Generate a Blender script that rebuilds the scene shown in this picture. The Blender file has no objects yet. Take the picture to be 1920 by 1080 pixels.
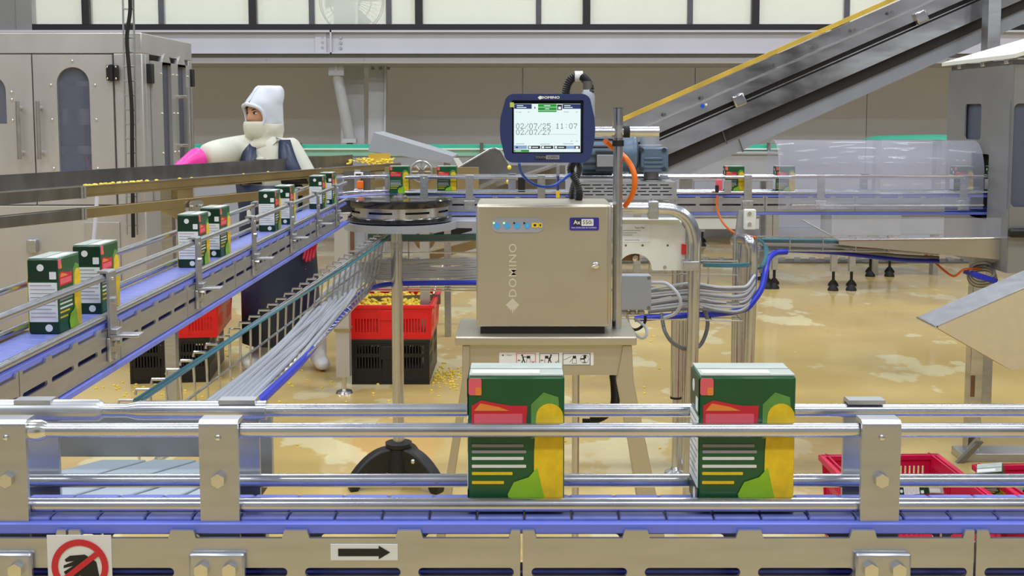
import bpy, bmesh, math, random
from mathutils import Vector, Matrix
random.seed(7)
PI = math.pi
SC = bpy.context.scene
C = SC.collection
R = math.radians

# ------------------------------------------------------------------ camera
FPX, PX, PY, HORIZON, CAMZ = 2100.0, 980.0, 397.0, 213.0, 1.45
PITCH = math.atan((PY - HORIZON) / FPX)
cd = bpy.data.cameras.new('camera')
cam = bpy.data.objects.new('camera', cd)
C.objects.link(cam)
cam.location = (0, 0, CAMZ)
cam.rotation_euler = (PI / 2 - PITCH, 0, 0)
cd.sensor_width = 36.0
cd.lens = 36.0 * FPX / 1920.0
cd.shift_x = -(PX - 960) / 1920.0
cd.shift_y = -(540 - PY) / 1920.0
cd.clip_start = 0.05
cd.clip_end = 100
SC.camera = cam

def P(x, y, Y):
    """world point at depth Y (metres along the hall) that the survey photo shows at x, y"""
    u = (x - PX) / FPX; v = (PY - y) / FPX
    dy = math.cos(PITCH) + v * math.sin(PITCH); dz = -math.sin(PITCH) + v * math.cos(PITCH)
    t = Y / dy
    return Vector((u * t, Y, CAMZ + dz * t))

# ------------------------------------------------------------------ world, lamps, exposure
w = bpy.data.worlds.new('hall_air'); SC.world = w; w.use_nodes = True
bg = w.node_tree.nodes['Background']
bg.inputs[0].default_value = (0.90, 0.94, 1.0, 1); bg.inputs[1].default_value = 0.42
for lx in (-6.0, -2.2, 1.6, 5.4):
    for ly in (-2.5, 1.0, 4.5, 8.0):
        ld = bpy.data.lights.new('ceiling_lamp', 'AREA'); ld.shape = 'RECTANGLE'
        ld.size = 1.8; ld.size_y = 0.5; ld.energy = 108; ld.color = (0.93, 0.965, 1.0)
        lo = bpy.data.objects.new('ceiling_lamp', ld); C.objects.link(lo)
        lo.location = (lx, ly, 5.6)
SC.view_settings.view_transform = 'Standard'
SC.view_settings.look = 'None'
SC.view_settings.gamma = 1.0
SC.view_settings.use_curve_mapping = False
SC.view_settings.exposure = -0.42

# ------------------------------------------------------------------ materials
MATS = {}
def srgb(r, g, b):
    f = lambda c: (c / 12.92 if c <= 0.04045 else ((c + 0.055) / 1.055) ** 2.4)
    return (f(r / 255), f(g / 255), f(b / 255), 1)

def mat(name, col, rough=0.5, metal=0.0, var=0.06, scale=8.0, stretch=None, bump=0.0, bscale=60.0, emit=0.0,
        alpha=1.0, trans=0.0, ior=1.45, coat=0.0, rvar=0.0, spec=0.5, dark=False):
    m = bpy.data.materials.new(name); m.use_nodes = True
    nt = m.node_tree; b = nt.nodes['Principled BSDF']
    b.inputs['Roughness'].default_value = rough; b.inputs['Metallic'].default_value = metal
    b.inputs['Specular IOR Level'].default_value = spec
    tc = nt.nodes.new('ShaderNodeTexCoord'); mp = nt.nodes.new('ShaderNodeMapping')
    nt.links.new(tc.outputs['Object'], mp.inputs[0])
    if stretch: mp.inputs['Scale'].default_value = stretch
    nz = nt.nodes.new('ShaderNodeTexNoise'); nz.inputs['Scale'].default_value = scale
    nz.inputs['Detail'].default_value = 5
    nt.links.new(mp.outputs[0], nz.inputs['Vector'])
    rp = nt.nodes.new('ShaderNodeValToRGB')
    c = [k*0.06 for k in col] if dark else list(col)
    rp.color_ramp.elements[0].position = 0.3; rp.color_ramp.elements[1].position = 0.7
    rp.color_ramp.elements[0].color = [max(0, k * (1 - var)) for k in c[:3]] + [1]
    rp.color_ramp.elements[1].color = [min(1, k * (1 + var)) for k in c[:3]] + [1]
    nt.links.new(nz.outputs[0], rp.inputs[0])
    nt.links.new(rp.outputs[0], b.inputs['Base Color'])
    if rvar:
        mr = nt.nodes.new('ShaderNodeMapRange')
        mr.inputs['To Min'].default_value = max(0.02, rough - rvar); mr.inputs['To Max'].default_value = rough + rvar
        nt.links.new(nz.outputs[0], mr.inputs[0]); nt.links.new(mr.outputs[0], b.inputs['Roughness'])
    if bump:
        n2 = nt.nodes.new('ShaderNodeTexNoise'); n2.inputs['Scale'].default_value = bscale
        nt.links.new(mp.outputs[0], n2.inputs['Vector'])
        bp = nt.nodes.new('ShaderNodeBump'); bp.inputs['Strength'].default_value = bump; bp.inputs['Distance'].default_value = 0.004
        nt.links.new(n2.outputs[0], bp.inputs['Height']); nt.links.new(bp.outputs[0], b.inputs['Normal'])
    if emit:
        b.inputs['Emission Color'].default_value = col; b.inputs['Emission Strength'].default_value = emit
    if alpha < 1: b.inputs['Alpha'].default_value = alpha
    if trans: b.inputs['Transmission Weight'].default_value = trans; b.inputs['IOR'].default_value = ior
    if coat: b.inputs['Coat Weight'].default_value = coat
    MATS[name] = m
    return m

mat('steel', srgb(188, 190, 194), 0.34, 0.85, 0.08, 14, (1, 1, 6), rvar=0.06)
mat('steel_bright', srgb(216, 215, 212), 0.20, 0.92, 0.05, 20, rvar=0.05)
mat('steel_rail', srgb(196, 199, 206), 0.22, 0.95, 0.05, 30, rvar=0.06)
mat('steel_brushed', srgb(190, 184, 168), 0.38, 0.75, 0.02, 2, (2, 1, 6), rvar=0.03)
mat('steel_door', srgb(194, 192, 192), 0.40, 0.6, 0.10, 3, (1, 1, 0.4), rvar=0.08)
mat('steel_dark', srgb(132, 130, 128), 0.34, 0.85, 0.15, 5, (1, 3, 1), rvar=0.12)
mat('steel_olive', srgb(168, 150, 112), 0.38, 0.8, 0.12, 6, rvar=0.1)
mat('steel_panel', srgb(150, 150, 150), 0.42, 0.55, 0.06, 4, rvar=0.06)
mat('steel_mirror', srgb(186, 186, 190), 0.18, 0.9, 0.22, 5, (1.2, 1, 3), bump=0.35, bscale=4, rvar=0.12)
mat('grey_plastic', srgb(150, 155, 165), 0.45)
mat('plate_grey', srgb(168, 172, 182), 0.42, 0.3)
mat('cable_grey', srgb(176, 180, 190), 0.5, 0.0, 0.05)
mat('cable_dark', srgb(105, 108, 112), 0.5)
mat('cable_blue', srgb(30, 48, 190), 0.4)
mat('hose_blue', srgb(28, 84, 205), 0.35)
mat('cable_teal', srgb(60, 120, 135), 0.5)
mat('cable_orange', srgb(228, 112, 40), 0.45)
mat('hose_orange', srgb(240, 120, 24), 0.4)
mat('hose_red', srgb(225, 70, 75), 0.4)
mat('black', srgb(22, 22, 24), 0.45)
mat('black_gloss', srgb(20, 20, 26), 0.12)
mat('disc_black', srgb(26, 27, 34), 0.16, coat=0.5)
mat('rubber', srgb(18, 18, 18), 0.7)
mat('belt_blue', srgb(114, 124, 196), 0.38, var=0.10, scale=40)
mat('strip_blue', srgb(112, 126, 222), 0.35)
mat('deep_blue', srgb(50, 60, 150), 0.4)
mat('slot_dark', srgb(30, 34, 62), 0.6)
mat('monitor_blue', srgb(40, 54, 104), 0.38)
mat('monitor_blue_dark', srgb(30, 44, 98), 0.32)
mat('white', srgb(235, 235, 236), 0.5, var=0.02)
mat('paper', srgb(226, 228, 228), 0.55, var=0.02)
mat('white_paint', srgb(222, 224, 216), 0.45, var=0.03)
mat('print_black', srgb(25, 25, 25), 0.6)
mat('print_grey', srgb(140, 142, 146), 0.6)
mat('print_red', srgb(205, 40, 50), 0.55)
mat('print_badge', srgb(48, 42, 150), 0.4)
mat('etch', srgb(206, 198, 182), 0.55, 0.2)
mat('carton_green', srgb(12, 84, 44), 0.34, var=0.10, scale=20, coat=0.2)
mat('carton_dark', srgb(8, 48, 28), 0.36, var=0.1)
mat('carton_top', srgb(168, 178, 172), 0.4, var=0.12, scale=30)
mat('carton_pink', srgb(230, 96, 110), 0.5)
mat('carton_red', srgb(206, 34, 52), 0.4)
mat('carton_orange', srgb(232, 140, 60), 0.4)
mat('carton_yellow', srgb(232, 196, 34), 0.4, var=0.14, scale=90)
mat('carton_silk', srgb(96, 150, 70), 0.42, var=0.2, scale=40)
mat('carton_leaf', srgb(140, 190, 40), 0.42, var=0.2, scale=40)
mat('carton_white', srgb(224, 226, 224), 0.45, var=0.05, scale=40)
mat('corn', srgb(245, 216, 70), 0.4, var=0.1)
mat('crate_red', srgb(222, 22, 26), 0.35, var=0.05)
mat('crate_black', srgb(20, 20, 22), 0.4)
mat('crate_magenta', srgb(206, 22, 72), 0.38, var=0.06)
mat('coat_white', srgb(208, 208, 194), 0.7, var=0.03, bump=0.3, bscale=18)
mat('hood_white', srgb(208, 212, 222), 0.7, var=0.03, bump=0.3, bscale=22)
mat('mask_white', srgb(206, 204, 186), 0.75, var=0.04, bump=0.3, bscale=26)
mat('apron_navy', srgb(34, 44, 72), 0.42, var=0.15, scale=10)
mat('skin', srgb(206, 150, 116), 0.5, var=0.05)
mat('hair', srgb(30, 24, 22), 0.6)
mat('glove_pink', srgb(240, 60, 170), 0.4, var=0.06)
mat('glove_red', srgb(190, 30, 60), 0.4)
mat('boot_white', srgb(225, 225, 222), 0.35)
mat('motor_blue', srgb(92, 112, 132), 0.38, 0.1)
mat('motor_dark', srgb(52, 58, 66), 0.4, 0.2)
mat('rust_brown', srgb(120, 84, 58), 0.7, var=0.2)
mat('yellow_strip', srgb(206, 172, 66), 0.45, var=0.18, scale=10)
mat('incline_belt', srgb(44, 36, 36), 0.5)
mat('teal', srgb(58, 176, 146), 0.4)
mat('teal_pale', srgb(150, 205, 190), 0.45)
mat('beam_paint', srgb(196, 194, 204), 0.5, var=0.04, scale=2)
mat('wall_panel', srgb(226, 230, 250), 0.55, var=0.03, scale=1.5)
mat('column_paint', srgb(184, 186, 194), 0.5, var=0.05)
mat('window_frame', srgb(34, 28, 32), 0.4)
mat('window_frame_grey', srgb(88, 88, 96), 0.4)
mat('room_wall', srgb(236, 236, 226), 0.8, var=0.02)
mat('slat_grey', srgb(150, 162, 172), 0.4)
mat('tag_yellow', srgb(235, 200, 40), 0.45)
mat('tag_orange', srgb(245, 120, 30), 0.45)
mat('tag_green', srgb(190, 205, 80), 0.45)
mat('led_blue', srgb(70, 170, 235), 0.35)
mat('led_green', (0.3, 1.0, 0.35, 1), 0.4, emit=2.0)
mat('scr_white', (0.80, 0.95, 0.95, 1), 0.3, emit=1.25, var=0.0, dark=True)
mat('scr_blue', srgb(52, 72, 128), 0.3, emit=0.8, var=0.0, dark=True)
mat('scr_pale', srgb(160, 190, 235), 0.3, emit=0.9, var=0.0, dark=True)
mat('scr_green', srgb(40, 168, 58), 0.3, emit=1.0, var=0.0, dark=True)
mat('scr_dark', srgb(62, 60, 66), 0.3, emit=0.6, var=0.0, dark=True)
mat('scr_text', srgb(36, 44, 46), 0.5, var=0.0)
mat('perforated', srgb(214, 204, 176), 0.45, 0.45, 0.03, 30)
mat('conduit_white', srgb(205, 208, 225), 0.4)

def glassy(name, col, alpha, rough=0.05, var=0.0):
    m = mat(name, col, rough, 0.0, 0.0, alpha=alpha, coat=0.0)
    if var:
        nt = m.node_tree; b = nt.nodes['Principled BSDF']
        tc = nt.nodes.new('ShaderNodeTexCoord'); nz = nt.nodes.new('ShaderNodeTexNoise'); nz.inputs['Scale'].default_value = 2.2
        mp = nt.nodes.new('ShaderNodeMapping'); mp.inputs['Scale'].default_value = (0.5, 3, 3)
        mr = nt.nodes.new('ShaderNodeMapRange'); mr.inputs['From Min'].default_value = 0.3; mr.inputs['From Max'].default_value = 0.7
        mr.inputs['To Min'].default_value = max(0, alpha - var); mr.inputs['To Max'].default_value = alpha + var
        nt.links.new(tc.outputs['Object'], mp.inputs[0]); nt.links.new(mp.outputs[0], nz.inputs['Vector'])
        nt.links.new(nz.outputs[0], mr.inputs[0]); nt.links.new(mr.outputs[0], b.inputs['Alpha'])
    return m
glassy('clear_guard', srgb(206, 208, 228), 0.20, 0.08, 0.07)
glassy('clear_sheet', srgb(210, 212, 225), 0.12, 0.08)
glassy('door_glass', srgb(120, 128, 150), 0.35, 0.06)
glassy('pane_glass', srgb(236, 238, 230), 0.45, 0.05)

def floor_material():
    m = bpy.data.materials.new('wet_yellow_floor'); m.use_nodes = True; nt = m.node_tree
    b = nt.nodes['Principled BSDF']
    tc = nt.nodes.new('ShaderNodeTexCoord')
    def noise(sc, det, stretch):
        mp = nt.nodes.new('ShaderNodeMapping'); mp.inputs['Scale'].default_value = stretch
        n = nt.nodes.new('ShaderNodeTexNoise'); n.inputs['Scale'].default_value = sc; n.inputs['Detail'].default_value = det
        nt.links.new(tc.outputs['Object'], mp.inputs[0]); nt.links.new(mp.outputs[0], n.inputs['Vector']); return n
    def ramp(n, stops):
        r = nt.nodes.new('ShaderNodeValToRGB')
        r.color_ramp.elements[0].position, r.color_ramp.elements[0].color = stops[0]
        r.color_ramp.elements[1].position, r.color_ramp.elements[1].color = stops[1]
        for p, c in stops[2:]:
            e = r.color_ramp.elements.new(p); e.color = c
        nt.links.new(n.outputs[0], r.inputs[0]); return r
    big = noise(0.55, 4, (1, 1, 1))
    base = ramp(big, [(0.35, srgb(198, 168, 106)), (0.68, srgb(218, 192, 120))])
    patch = noise(2.8, 4, (1, 0.7, 1))
    pm = ramp(patch, [(0.57, (0, 0, 0, 1)), (0.595, (1, 1, 1, 1))])
    mix = nt.nodes.new('ShaderNodeMix'); mix.data_type = 'RGBA'
    nt.links.new(pm.outputs[0], mix.inputs['Factor']); nt.links.new(base.outputs[0], mix.inputs['A'])
    mix.inputs['B'].default_value = srgb(222, 208, 160)
    dirt = noise(1.1, 6, (1, 1, 1)); dm = ramp(dirt, [(0.52, (0, 0, 0, 1)), (0.74, (0.6, 0.6, 0.6, 1))])
    mix2 = nt.nodes.new('ShaderNodeMix'); mix2.data_type = 'RGBA'
    nt.links.new(dm.outputs[0], mix2.inputs['Factor']); nt.links.new(mix.outputs['Result'], mix2.inputs['A'])
    mix2.inputs['B'].default_value = srgb(146, 116, 84)
    nt.links.new(mix2.outputs['Result'], b.inputs['Base Color'])
    wet = noise(1.7, 3, (1, 1, 1))
    mr = nt.nodes.new('ShaderNodeMapRange'); mr.inputs['From Min'].default_value = 0.35; mr.inputs['From Max'].default_value = 0.65
    mr.inputs['To Min'].default_value = 0.07; mr.inputs['To Max'].default_value = 0.30
    nt.links.new(wet.outputs[0], mr.inputs[0]); nt.links.new(mr.outputs[0], b.inputs['Roughness'])
    bn = noise(6, 3, (1, 1, 1)); bp = nt.nodes.new('ShaderNodeBump'); bp.inputs['Strength'].default_value = 0.08; bp.inputs['Distance'].default_value = 0.01
    nt.links.new(bn.outputs[0], bp.inputs['Height']); nt.links.new(bp.outputs[0], b.inputs['Normal'])
    b.inputs['Specular IOR Level'].default_value = 0.5
    MATS['floor'] = m
floor_material()

# ------------------------------------------------------------------ mesh helpers
def catmull(pts, n=8):
    pts = [Vector(p) for p in pts]
    if len(pts) < 3: return pts
    e = [pts[0] * 2 - pts[1]] + pts + [pts[-1] * 2 - pts[-2]]
    out = []
    for i in range(1, len(e) - 2):
        a, b, c, d = e[i - 1], e[i], e[i + 1], e[i + 2]
        for k in range(n):
            t = k / n
            out.append(0.5 * ((2 * b) + (c - a) * t + (2 * a - 5 * b + 4 * c - d) * t * t + (3 * b - a - 3 * c + d) * t ** 3))
    out.append(pts[-1]); return out

class MB:
    def __init__(s): s.v = []; s.f = []
    def add(s, vs, fs):
        o = len(s.v); s.v += [Vector(v) for v in vs]; s.f += [tuple(i + o for i in f) for f in fs]; return s
    def box(s, a, b):
        x0, y0, z0 = a; x1, y1, z1 = b
        x0, x1 = sorted((x0, x1)); y0, y1 = sorted((y0, y1)); z0, z1 = sorted((z0, z1))
        return s.add([(x0,y0,z0),(x1,y0,z0),(x1,y1,z0),(x0,y1,z0),(x0,y0,z1),(x1,y0,z1),(x1,y1,z1),(x0,y1,z1)],
                     [(3,2,1,0),(4,5,6,7),(0,1,5,4),(1,2,6,5),(2,3,7,6),(3,0,4,7)])
    def cbox(s, c, size, M=None):
        hx, hy, hz = size[0]/2, size[1]/2, size[2]/2
        vs = [Vector((x,y,z)) for z in (-hz,hz) for x,y in ((-hx,-hy),(hx,-hy),(hx,hy),(-hx,hy))]
        if M: vs = [M @ v for v in vs]
        c = Vector(c)
        return s.add([v + c for v in vs], [(3,2,1,0),(4,5,6,7),(0,1,5,4),(1,2,6,5),(2,3,7,6),(3,0,4,7)])
    def tube(s, pts, r, n=10, caps=True, closed=False):
        pts = [Vector(p) for p in pts]; m = len(pts)
        rs = r if isinstance(r, (list, tuple)) else [r] * m
        t0 = (pts[1] - pts[0]).normalized()
        up = Vector((0,0,1)) if abs(t0.z) < 0.9 else Vector((1,0,0))
        nrm = (up - t0 * up.dot(t0)).normalized()
        vs = []
        for i, p in enumerate(pts):
            if closed: t = (pts[(i+1) % m] - pts[i-1]).normalized()
            elif i == 0: t = t0
            elif i == m - 1: t = (pts[i] - pts[i-1]).normalized()
            else:
                t = (pts[i+1] - pts[i-1])
                t = t.normalized() if t.length > 1e-9 else t0
            nrm = nrm - t * nrm.dot(t)
            if nrm.length < 1e-6: nrm = t.orthogonal()
            nrm.normalize(); bn = t.cross(nrm)
            for k in range(n):
                a = 2 * PI * k / n
                vs.append(p + (nrm * math.cos(a) + bn * math.sin(a)) * rs[i])
        fs = []
        for i in range(m if closed else m - 1):
            j = (i + 1) % m
            for k in range(n):
                fs.append((i*n+k, i*n+(k+1) % n, j*n+(k+1) % n, j*n+k))
        if caps and not closed:
            fs.append(tuple(range(n-1, -1, -1))); fs.append(tuple((m-1)*n + k for k in range(n)))
        return s.add(vs, fs)
    def cyl(s, p0, p1, r, n=16): return s.tube([p0, p1], r, n)
    def lathe(s, prof, c=(0,0,0), n=32, axis='z'):
        c = Vector(c); vs = []; m = len(prof)
        for r, h in prof:
            for k in range(n):
                a = 2*PI*k/n
                q = (r*math.cos(a), r*math.sin(a), h)
                if axis == 'y': q = (q[0], -q[2], q[1])
                if axis == 'x': q = (q[2], q[0], q[1])
                vs.append(c + Vector(q))
        fs = [(i*n+k, i*n+(k+1) % n, (i+1)*n+(k+1) % n, (i+1)*n+k) for i in range(m-1) for k in range(n)]
        fs.append(tuple(range(n-1,-1,-1))); fs.append(tuple((m-1)*n+k for k in range(n)))
        return s.add(vs, fs)
    def ball(s, c, r, nu=14, nv=9, scale=(1,1,1), M=None):
        prof = [(math.sin(PI*i/nv), -math.cos(PI*i/nv)) for i in range(nv+1)]
        prof[0] = (0.001, -1); prof[-1] = (0.001, 1)
        b = MB().lathe(prof, n=nu)
        vs = [Vector((v.x*scale[0]*r, v.y*scale[1]*r, v.z*scale[2]*r)) for v in b.v]
        if M: vs = [M @ v for v in vs]
        return s.add([v + Vector(c) for v in vs], b.f)
    def prism(s, poly, d):
        """poly: list of 3d points, extruded by vector d"""
        n = len(poly); d = Vector(d); a = [Vector(p) for p in poly]
        return s.add(a + [p + d for p in a], [tuple(range(n-1,-1,-1)), tuple(range(n, 2*n))] + [(i, (i+1) % n, n+(i+1) % n, n+i) for i in range(n)])
    def bolt(s, c, r, ax, h=None):
        c = Vector(c); ax = Vector(ax).normalized(); h = h or r * 0.8
        return s.tube([c, c + ax * h], r, 6)
    def build(s, name, m, parent=None, bevel=0.0, smooth=True, local=False, angle=35):
        return mesh_obj(name, s.v, s.f, m, parent, bevel, smooth, local, angle)

LOC = {}; LOCL = {}
def finish(me, smooth, angle=35):
    bm = bmesh.new(); bm.from_mesh(me); bmesh.ops.recalc_face_normals(bm, faces=bm.faces); bm.to_mesh(me); bm.free()
    if smooth:
        me.polygons.foreach_set('use_smooth', [True] * len(me.polygons)); me.set_sharp_from_angle(angle=R(angle))

def mesh_obj(name, vs, fs, m, parent=None, bevel=0.0, smooth=True, local=False, angle=35):
    off = Vector((0,0,0)) if parent is None else (LOCL if local else LOC).get(parent.name, Vector((0,0,0)))
    vs = [v - off for v in vs]
    lo = Vector((min(v.x for v in vs), min(v.y for v in vs), min(v.z for v in vs)))
    hi = Vector((max(v.x for v in vs), max(v.y for v in vs), max(v.z for v in vs)))
    c = (lo + hi) / 2
    if parent is None: c.z = lo.z
    me = bpy.data.meshes.new(name)
    me.from_pydata([v - c for v in vs], [], fs); me.update()
    finish(me, smooth, angle)
    me.materials.append(MATS[m])
    o = bpy.data.objects.new(name, me); C.objects.link(o); o.location = c
    LOC[o.name] = (LOC.get(parent.name, Vector((0,0,0))) if parent is not None else Vector((0,0,0))) + c
    if local: LOCL[o.name] = off + c
    if parent is not None: o.parent = parent
    if bevel:
        b = o.modifiers.new('bevel', 'BEVEL'); b.width = bevel; b.segments = 2; b.limit_method = 'ANGLE'; b.angle_limit = R(40)
    return o

def tag(o, label=None, cat=None, group=None, kind=None):
    if label: o['label'] = label
    if cat: o['category'] = cat
    if group: o['group'] = group
    if kind: o['kind'] = kind
    return o

def thing(name, label, cat, loc=(0,0,0), rotz=0.0, group=None):
    o = bpy.data.objects.new(name, None); C.objects.link(o); o.empty_display_size = 0.1
    o.location = loc; o.rotation_euler = (0, 0, rotz); LOC[o.name] = Vector(loc)
    return tag(o, label, cat, group)

def same(o, name_from, loc, parent):
    c = o.copy(); C.objects.link(c); c.location = loc; c.parent = parent; return c

def copy_tree(o, loc, rot=None, label=None, group=None):
    c = o.copy(); C.objects.link(c); c.location = loc
    if rot is not None: c.rotation_euler = rot if not isinstance(rot, (int, float)) else (0, 0, rot)
    if label: c['label'] = label
    if group: c['group'] = group
    for ch in list(o.children):
        d = ch.copy(); C.objects.link(d); d.parent = c
        for g in list(ch.children):
            e = g.copy(); C.objects.link(e); e.parent = d
    return c

def curve_mesh(splines, extrude=0.0, bevel=0.0):
    cu = bpy.data.curves.new('outline', 'CURVE'); cu.dimensions = '2D'; cu.fill_mode = 'BOTH'
    cu.extrude = extrude; cu.bevel_depth = bevel; cu.bevel_resolution = 1
    for poly in splines:
        sp = cu.splines.new('POLY'); sp.points.add(len(poly) - 1); sp.use_cyclic_u = True
        for p, q in zip(sp.points, poly): p.co = (q[0], q[1], 0, 1)
    o = bpy.data.objects.new('outline', cu)
    me = bpy.data.meshes.new_from_object(o)
    vs = [v.co.copy() for v in me.vertices]; fs = [tuple(p.vertices) for p in me.polygons]
    bpy.data.meshes.remove(me); bpy.data.objects.remove(o); bpy.data.curves.remove(cu)
    return vs, fs

def text_mesh(body, size, align='CENTER', spacing=1.0, bold=0.0):
    cu = bpy.data.curves.new('lettering', 'FONT'); cu.body = body; cu.size = size; cu.align_x = align; cu.align_y = 'CENTER'
    cu.space_character = spacing; cu.offset = bold; cu.resolution_u = 2
    o = bpy.data.objects.new('lettering', cu); C.objects.link(o)
    dg = bpy.context.evaluated_depsgraph_get()
    me = bpy.data.meshes.new_from_object(o.evaluated_get(dg))
    vs = [v.co.copy() for v in me.vertices]; fs = [tuple(p.vertices) for p in me.polygons]
    bpy.data.meshes.remove(me); bpy.data.objects.remove(o); bpy.data.curves.remove(cu)
    return vs, fs

def frame(origin, xaxis, yaxis):
    x = Vector(xaxis).normalized(); y = Vector(yaxis).normalized(); z = x.cross(y)
    M = Matrix((x, y, z)).transposed().to_4x4(); M.translation = Vector(origin); return M

def rrect(x0, y0, x1, y1, r, n=5):
    out = []
    for cx, cy, a0 in ((x1-r, y1-r, 0), (x0+r, y1-r, 90), (x0+r, y0+r, 180), (x1-r, y0+r, 270)):
        for k in range(n+1):
            a = R(a0 + 90*k/n); out.append((cx + r*math.cos(a), cy + r*math.sin(a)))
    return out

def circle(cx, cy, r, n=16): return [(cx + r*math.cos(2*PI*k/n), cy + r*math.sin(2*PI*k/n)) for k in range(n)]

def plate(name, outer, holes, th, M, m, parent=None, bevel=0.0, local=False, smooth=True):
    vs, fs = curve_mesh([outer] + list(holes), th/2)
    return mesh_obj(name, [M @ v for v in vs], fs, m, parent, bevel, smooth, local)

def lettering(name, body, size, M, m, parent, align='CENTER', spacing=1.0, bold=0.0, local=False, sx=1.0):
    vs, fs = text_mesh(body, size, align, spacing, bold)
    vs = [Vector((v.x*sx, v.y, v.z)) for v in vs]
    return mesh_obj(name, [M @ v for v in vs], fs, m, parent, 0, False, local)

FRONT = lambda p: frame(p, (1,0,0), (0,0,1))       # plate facing the viewer (-Y): u = +X, v = +Z, normal = -Y

# ================================================================== the setting
tag(MB().box((-16, -6, -0.1), (16, 16, 0)).build('floor', 'floor', smooth=False), kind='structure')
WY = 13.1                                              # recessed wall under the mezzanine
wb = tag(MB().box((-16, WY, 0), (16, WY + 0.2, 2.5)).build('wall_back', 'wall_panel', smooth=False), kind='structure')
for i in range(14):                                    # insulated wall panels with shadow gaps
    x0 = -14 + i * 2.0
    MB().box((x0 + 0.003, WY - 0.03, 0.12), (x0 + 1.997, WY + 0.01, 2.2)).build('wall_panel', 'wall_panel', wb, bevel=0.004)
tag(MB().box((-16, WY - 0.06, 0), (16, WY, 0.12)).build('baseboard_back', 'wall_panel'), kind='structure')
# the other, unseen hall walls; dark panels and strips added for contrast in metal reflections
for nm, a, b in (('wall_front', (-14, -6, 0), (14, -5.8, 4.6)), ('wall_left', (-14, -6, 0), (-13.8, 13, 4.6)), ('wall_right', (13.8, -6, 0), (14, 13, 4.6))):
    wl = tag(MB().box(a, b).build(nm, 'column_paint', smooth=False), kind='structure')
    for k in range(7):
        if nm == 'wall_front':
            x = -12 + 4*k; MB().box((x - 0.9, -5.8, 0), (x + 0.7, -5.7, 3.4)).build('contrast_panel', 'incline_belt', wl)
        else:
            s_ = 1 if nm == 'wall_left' else -1; y = -4 + 2.8*k; x = -13.8 if s_ > 0 else 13.8
            MB().box((x, y - 0.5, 0), (x + 0.1*s_, y + 0.5, 4.2)).build('contrast_strip', 'steel_dark', wl)
# mezzanine: floor edge, white beam, dark slot, soffit
MZ = 11.0
z0 = P(980, 101, MZ).z; z1 = P(980, 57, MZ).z; z2 = P(980, 45, MZ).z
tr = tag(MB().box((-16, MZ, z0), (16, MZ + 0.12, z1)).build('trim_1', 'beam_paint', bevel=0.004), kind='structure')
MB().box((-16, MZ - 0.05, z1 - 0.02), (16, MZ, z1)).build('beam_flange', 'beam_paint', tr)
MB().box((-16, MZ - 0.05, z0), (16, MZ, z0 + 0.012)).build('beam_flange', 'beam_paint', tr)
bxp = P(622, 80, MZ)
for dx in (-0.055, 0.055):
    for dz in (-0.05, 0, 0.05):
        MB().bolt((bxp.x + dx * 1.6, MZ, bxp.z + dz), 0.016, (0, -1, 0)).build('bolt', 'steel', tr)
MB().box((bxp.x - 0.16, MZ - 0.012, bxp.z - 0.1), (bxp.x - 0.05, MZ, bxp.z + 0.1)).build('splice_plate', 'beam_paint', tr)
MB().box((bxp.x - 0.01, MZ - 0.05, z0), (bxp.x + 0.006, MZ, z1)).build('stiffener', 'beam_paint', tr)
tag(MB().box((-16, MZ + 0.05, z0 - 0.05), (16, WY + 0.2, z0 - 0.005)).build('ceiling', 'column_paint'), kind='structure')
so = tag(MB().box((-16, MZ + 0.02, z0 - 0.09), (16, MZ + 0.08, z0 - 0.035)).build('trim_2', 'beam_paint', bevel=0.003), kind='structure')
for i in range(26):
    MB().bolt((-12 + i * 0.95, MZ + 0.02, z0 - 0.055), 0.009, (0, -1, 0)).build('bolt', 'steel', so)
# window band with bright room behind
wn = tag(MB().box((P(60, 50, MZ).x, MZ + 0.0, z1), (16, MZ + 0.12, z2)).build('window_1', 'window_frame', bevel=0.004), kind='structure')
WT = 4.0
dark = [160, 473, 785, 1100, 1417, 1740, 2060]; grey = [300, 583, 728, 1010, 1295, 1590, 1900]
edges = [60]
for x in sorted(dark + grey):
    p = P(x, 30, MZ); d = x in dark; hw = 0.036 if d else 0.026
    MB().box((p.x - hw, MZ + (0.0 if d else 0.03), z2), (p.x + hw, MZ + 0.1, WT)).build('mullion', 'window_frame' if d else 'window_frame_grey', wn)
    edges.append(x)
for a, b in zip(edges, edges[1:]):
    MB().box((P(a, 30, MZ).x + 0.02, MZ + 0.05, z2 - 0.01), (P(b, 30, MZ).x - 0.02, MZ + 0.058, WT)).build('pane', 'pane_glass', wn)
tag(MB().box((-16, MZ, z1), (P(60, 50, MZ).x, MZ + 0.12, WT)).build('wall_upper', 'steel_panel'), kind='structure')
xs = P(28, 20, MZ).x
tag(MB().box((xs - 0.004, MZ - 0.008, z1), (xs + 0.004, MZ, WT)).build('trim_3', 'steel_panel'), kind='structure')
tag(MB().box((-16, 14.6, z1), (16, 14.8, WT)).build('wall_room', 'room_wall', smooth=False), kind='structure')
tag(MB().box((-16, MZ + 0.1, z1 - 0.12), (16, 14.8, z1 - 0.002)).build('floor_mezzanine', 'room_wall', smooth=False), kind='structure')
tag(MB().box((-16, MZ + 0.0, WT), (16, 14.8, WT + 0.1)).build('ceiling_mezzanine', 'room_wall', smooth=False), kind='structure')
for lx in (-8, -4, 0, 4, 8):                            # the upstairs room's own lamps
    ld = bpy.data.lights.new('room_lamp', 'AREA'); ld.shape = 'RECTANGLE'; ld.size = 3.0; ld.size_y = 0.8; ld.energy = 62; ld.color = (0.98, 1, 0.97)
    lo = bpy.data.objects.new('room_lamp', ld); C.objects.link(lo); lo.location = (lx, 12.6, WT - 0.06)
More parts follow.
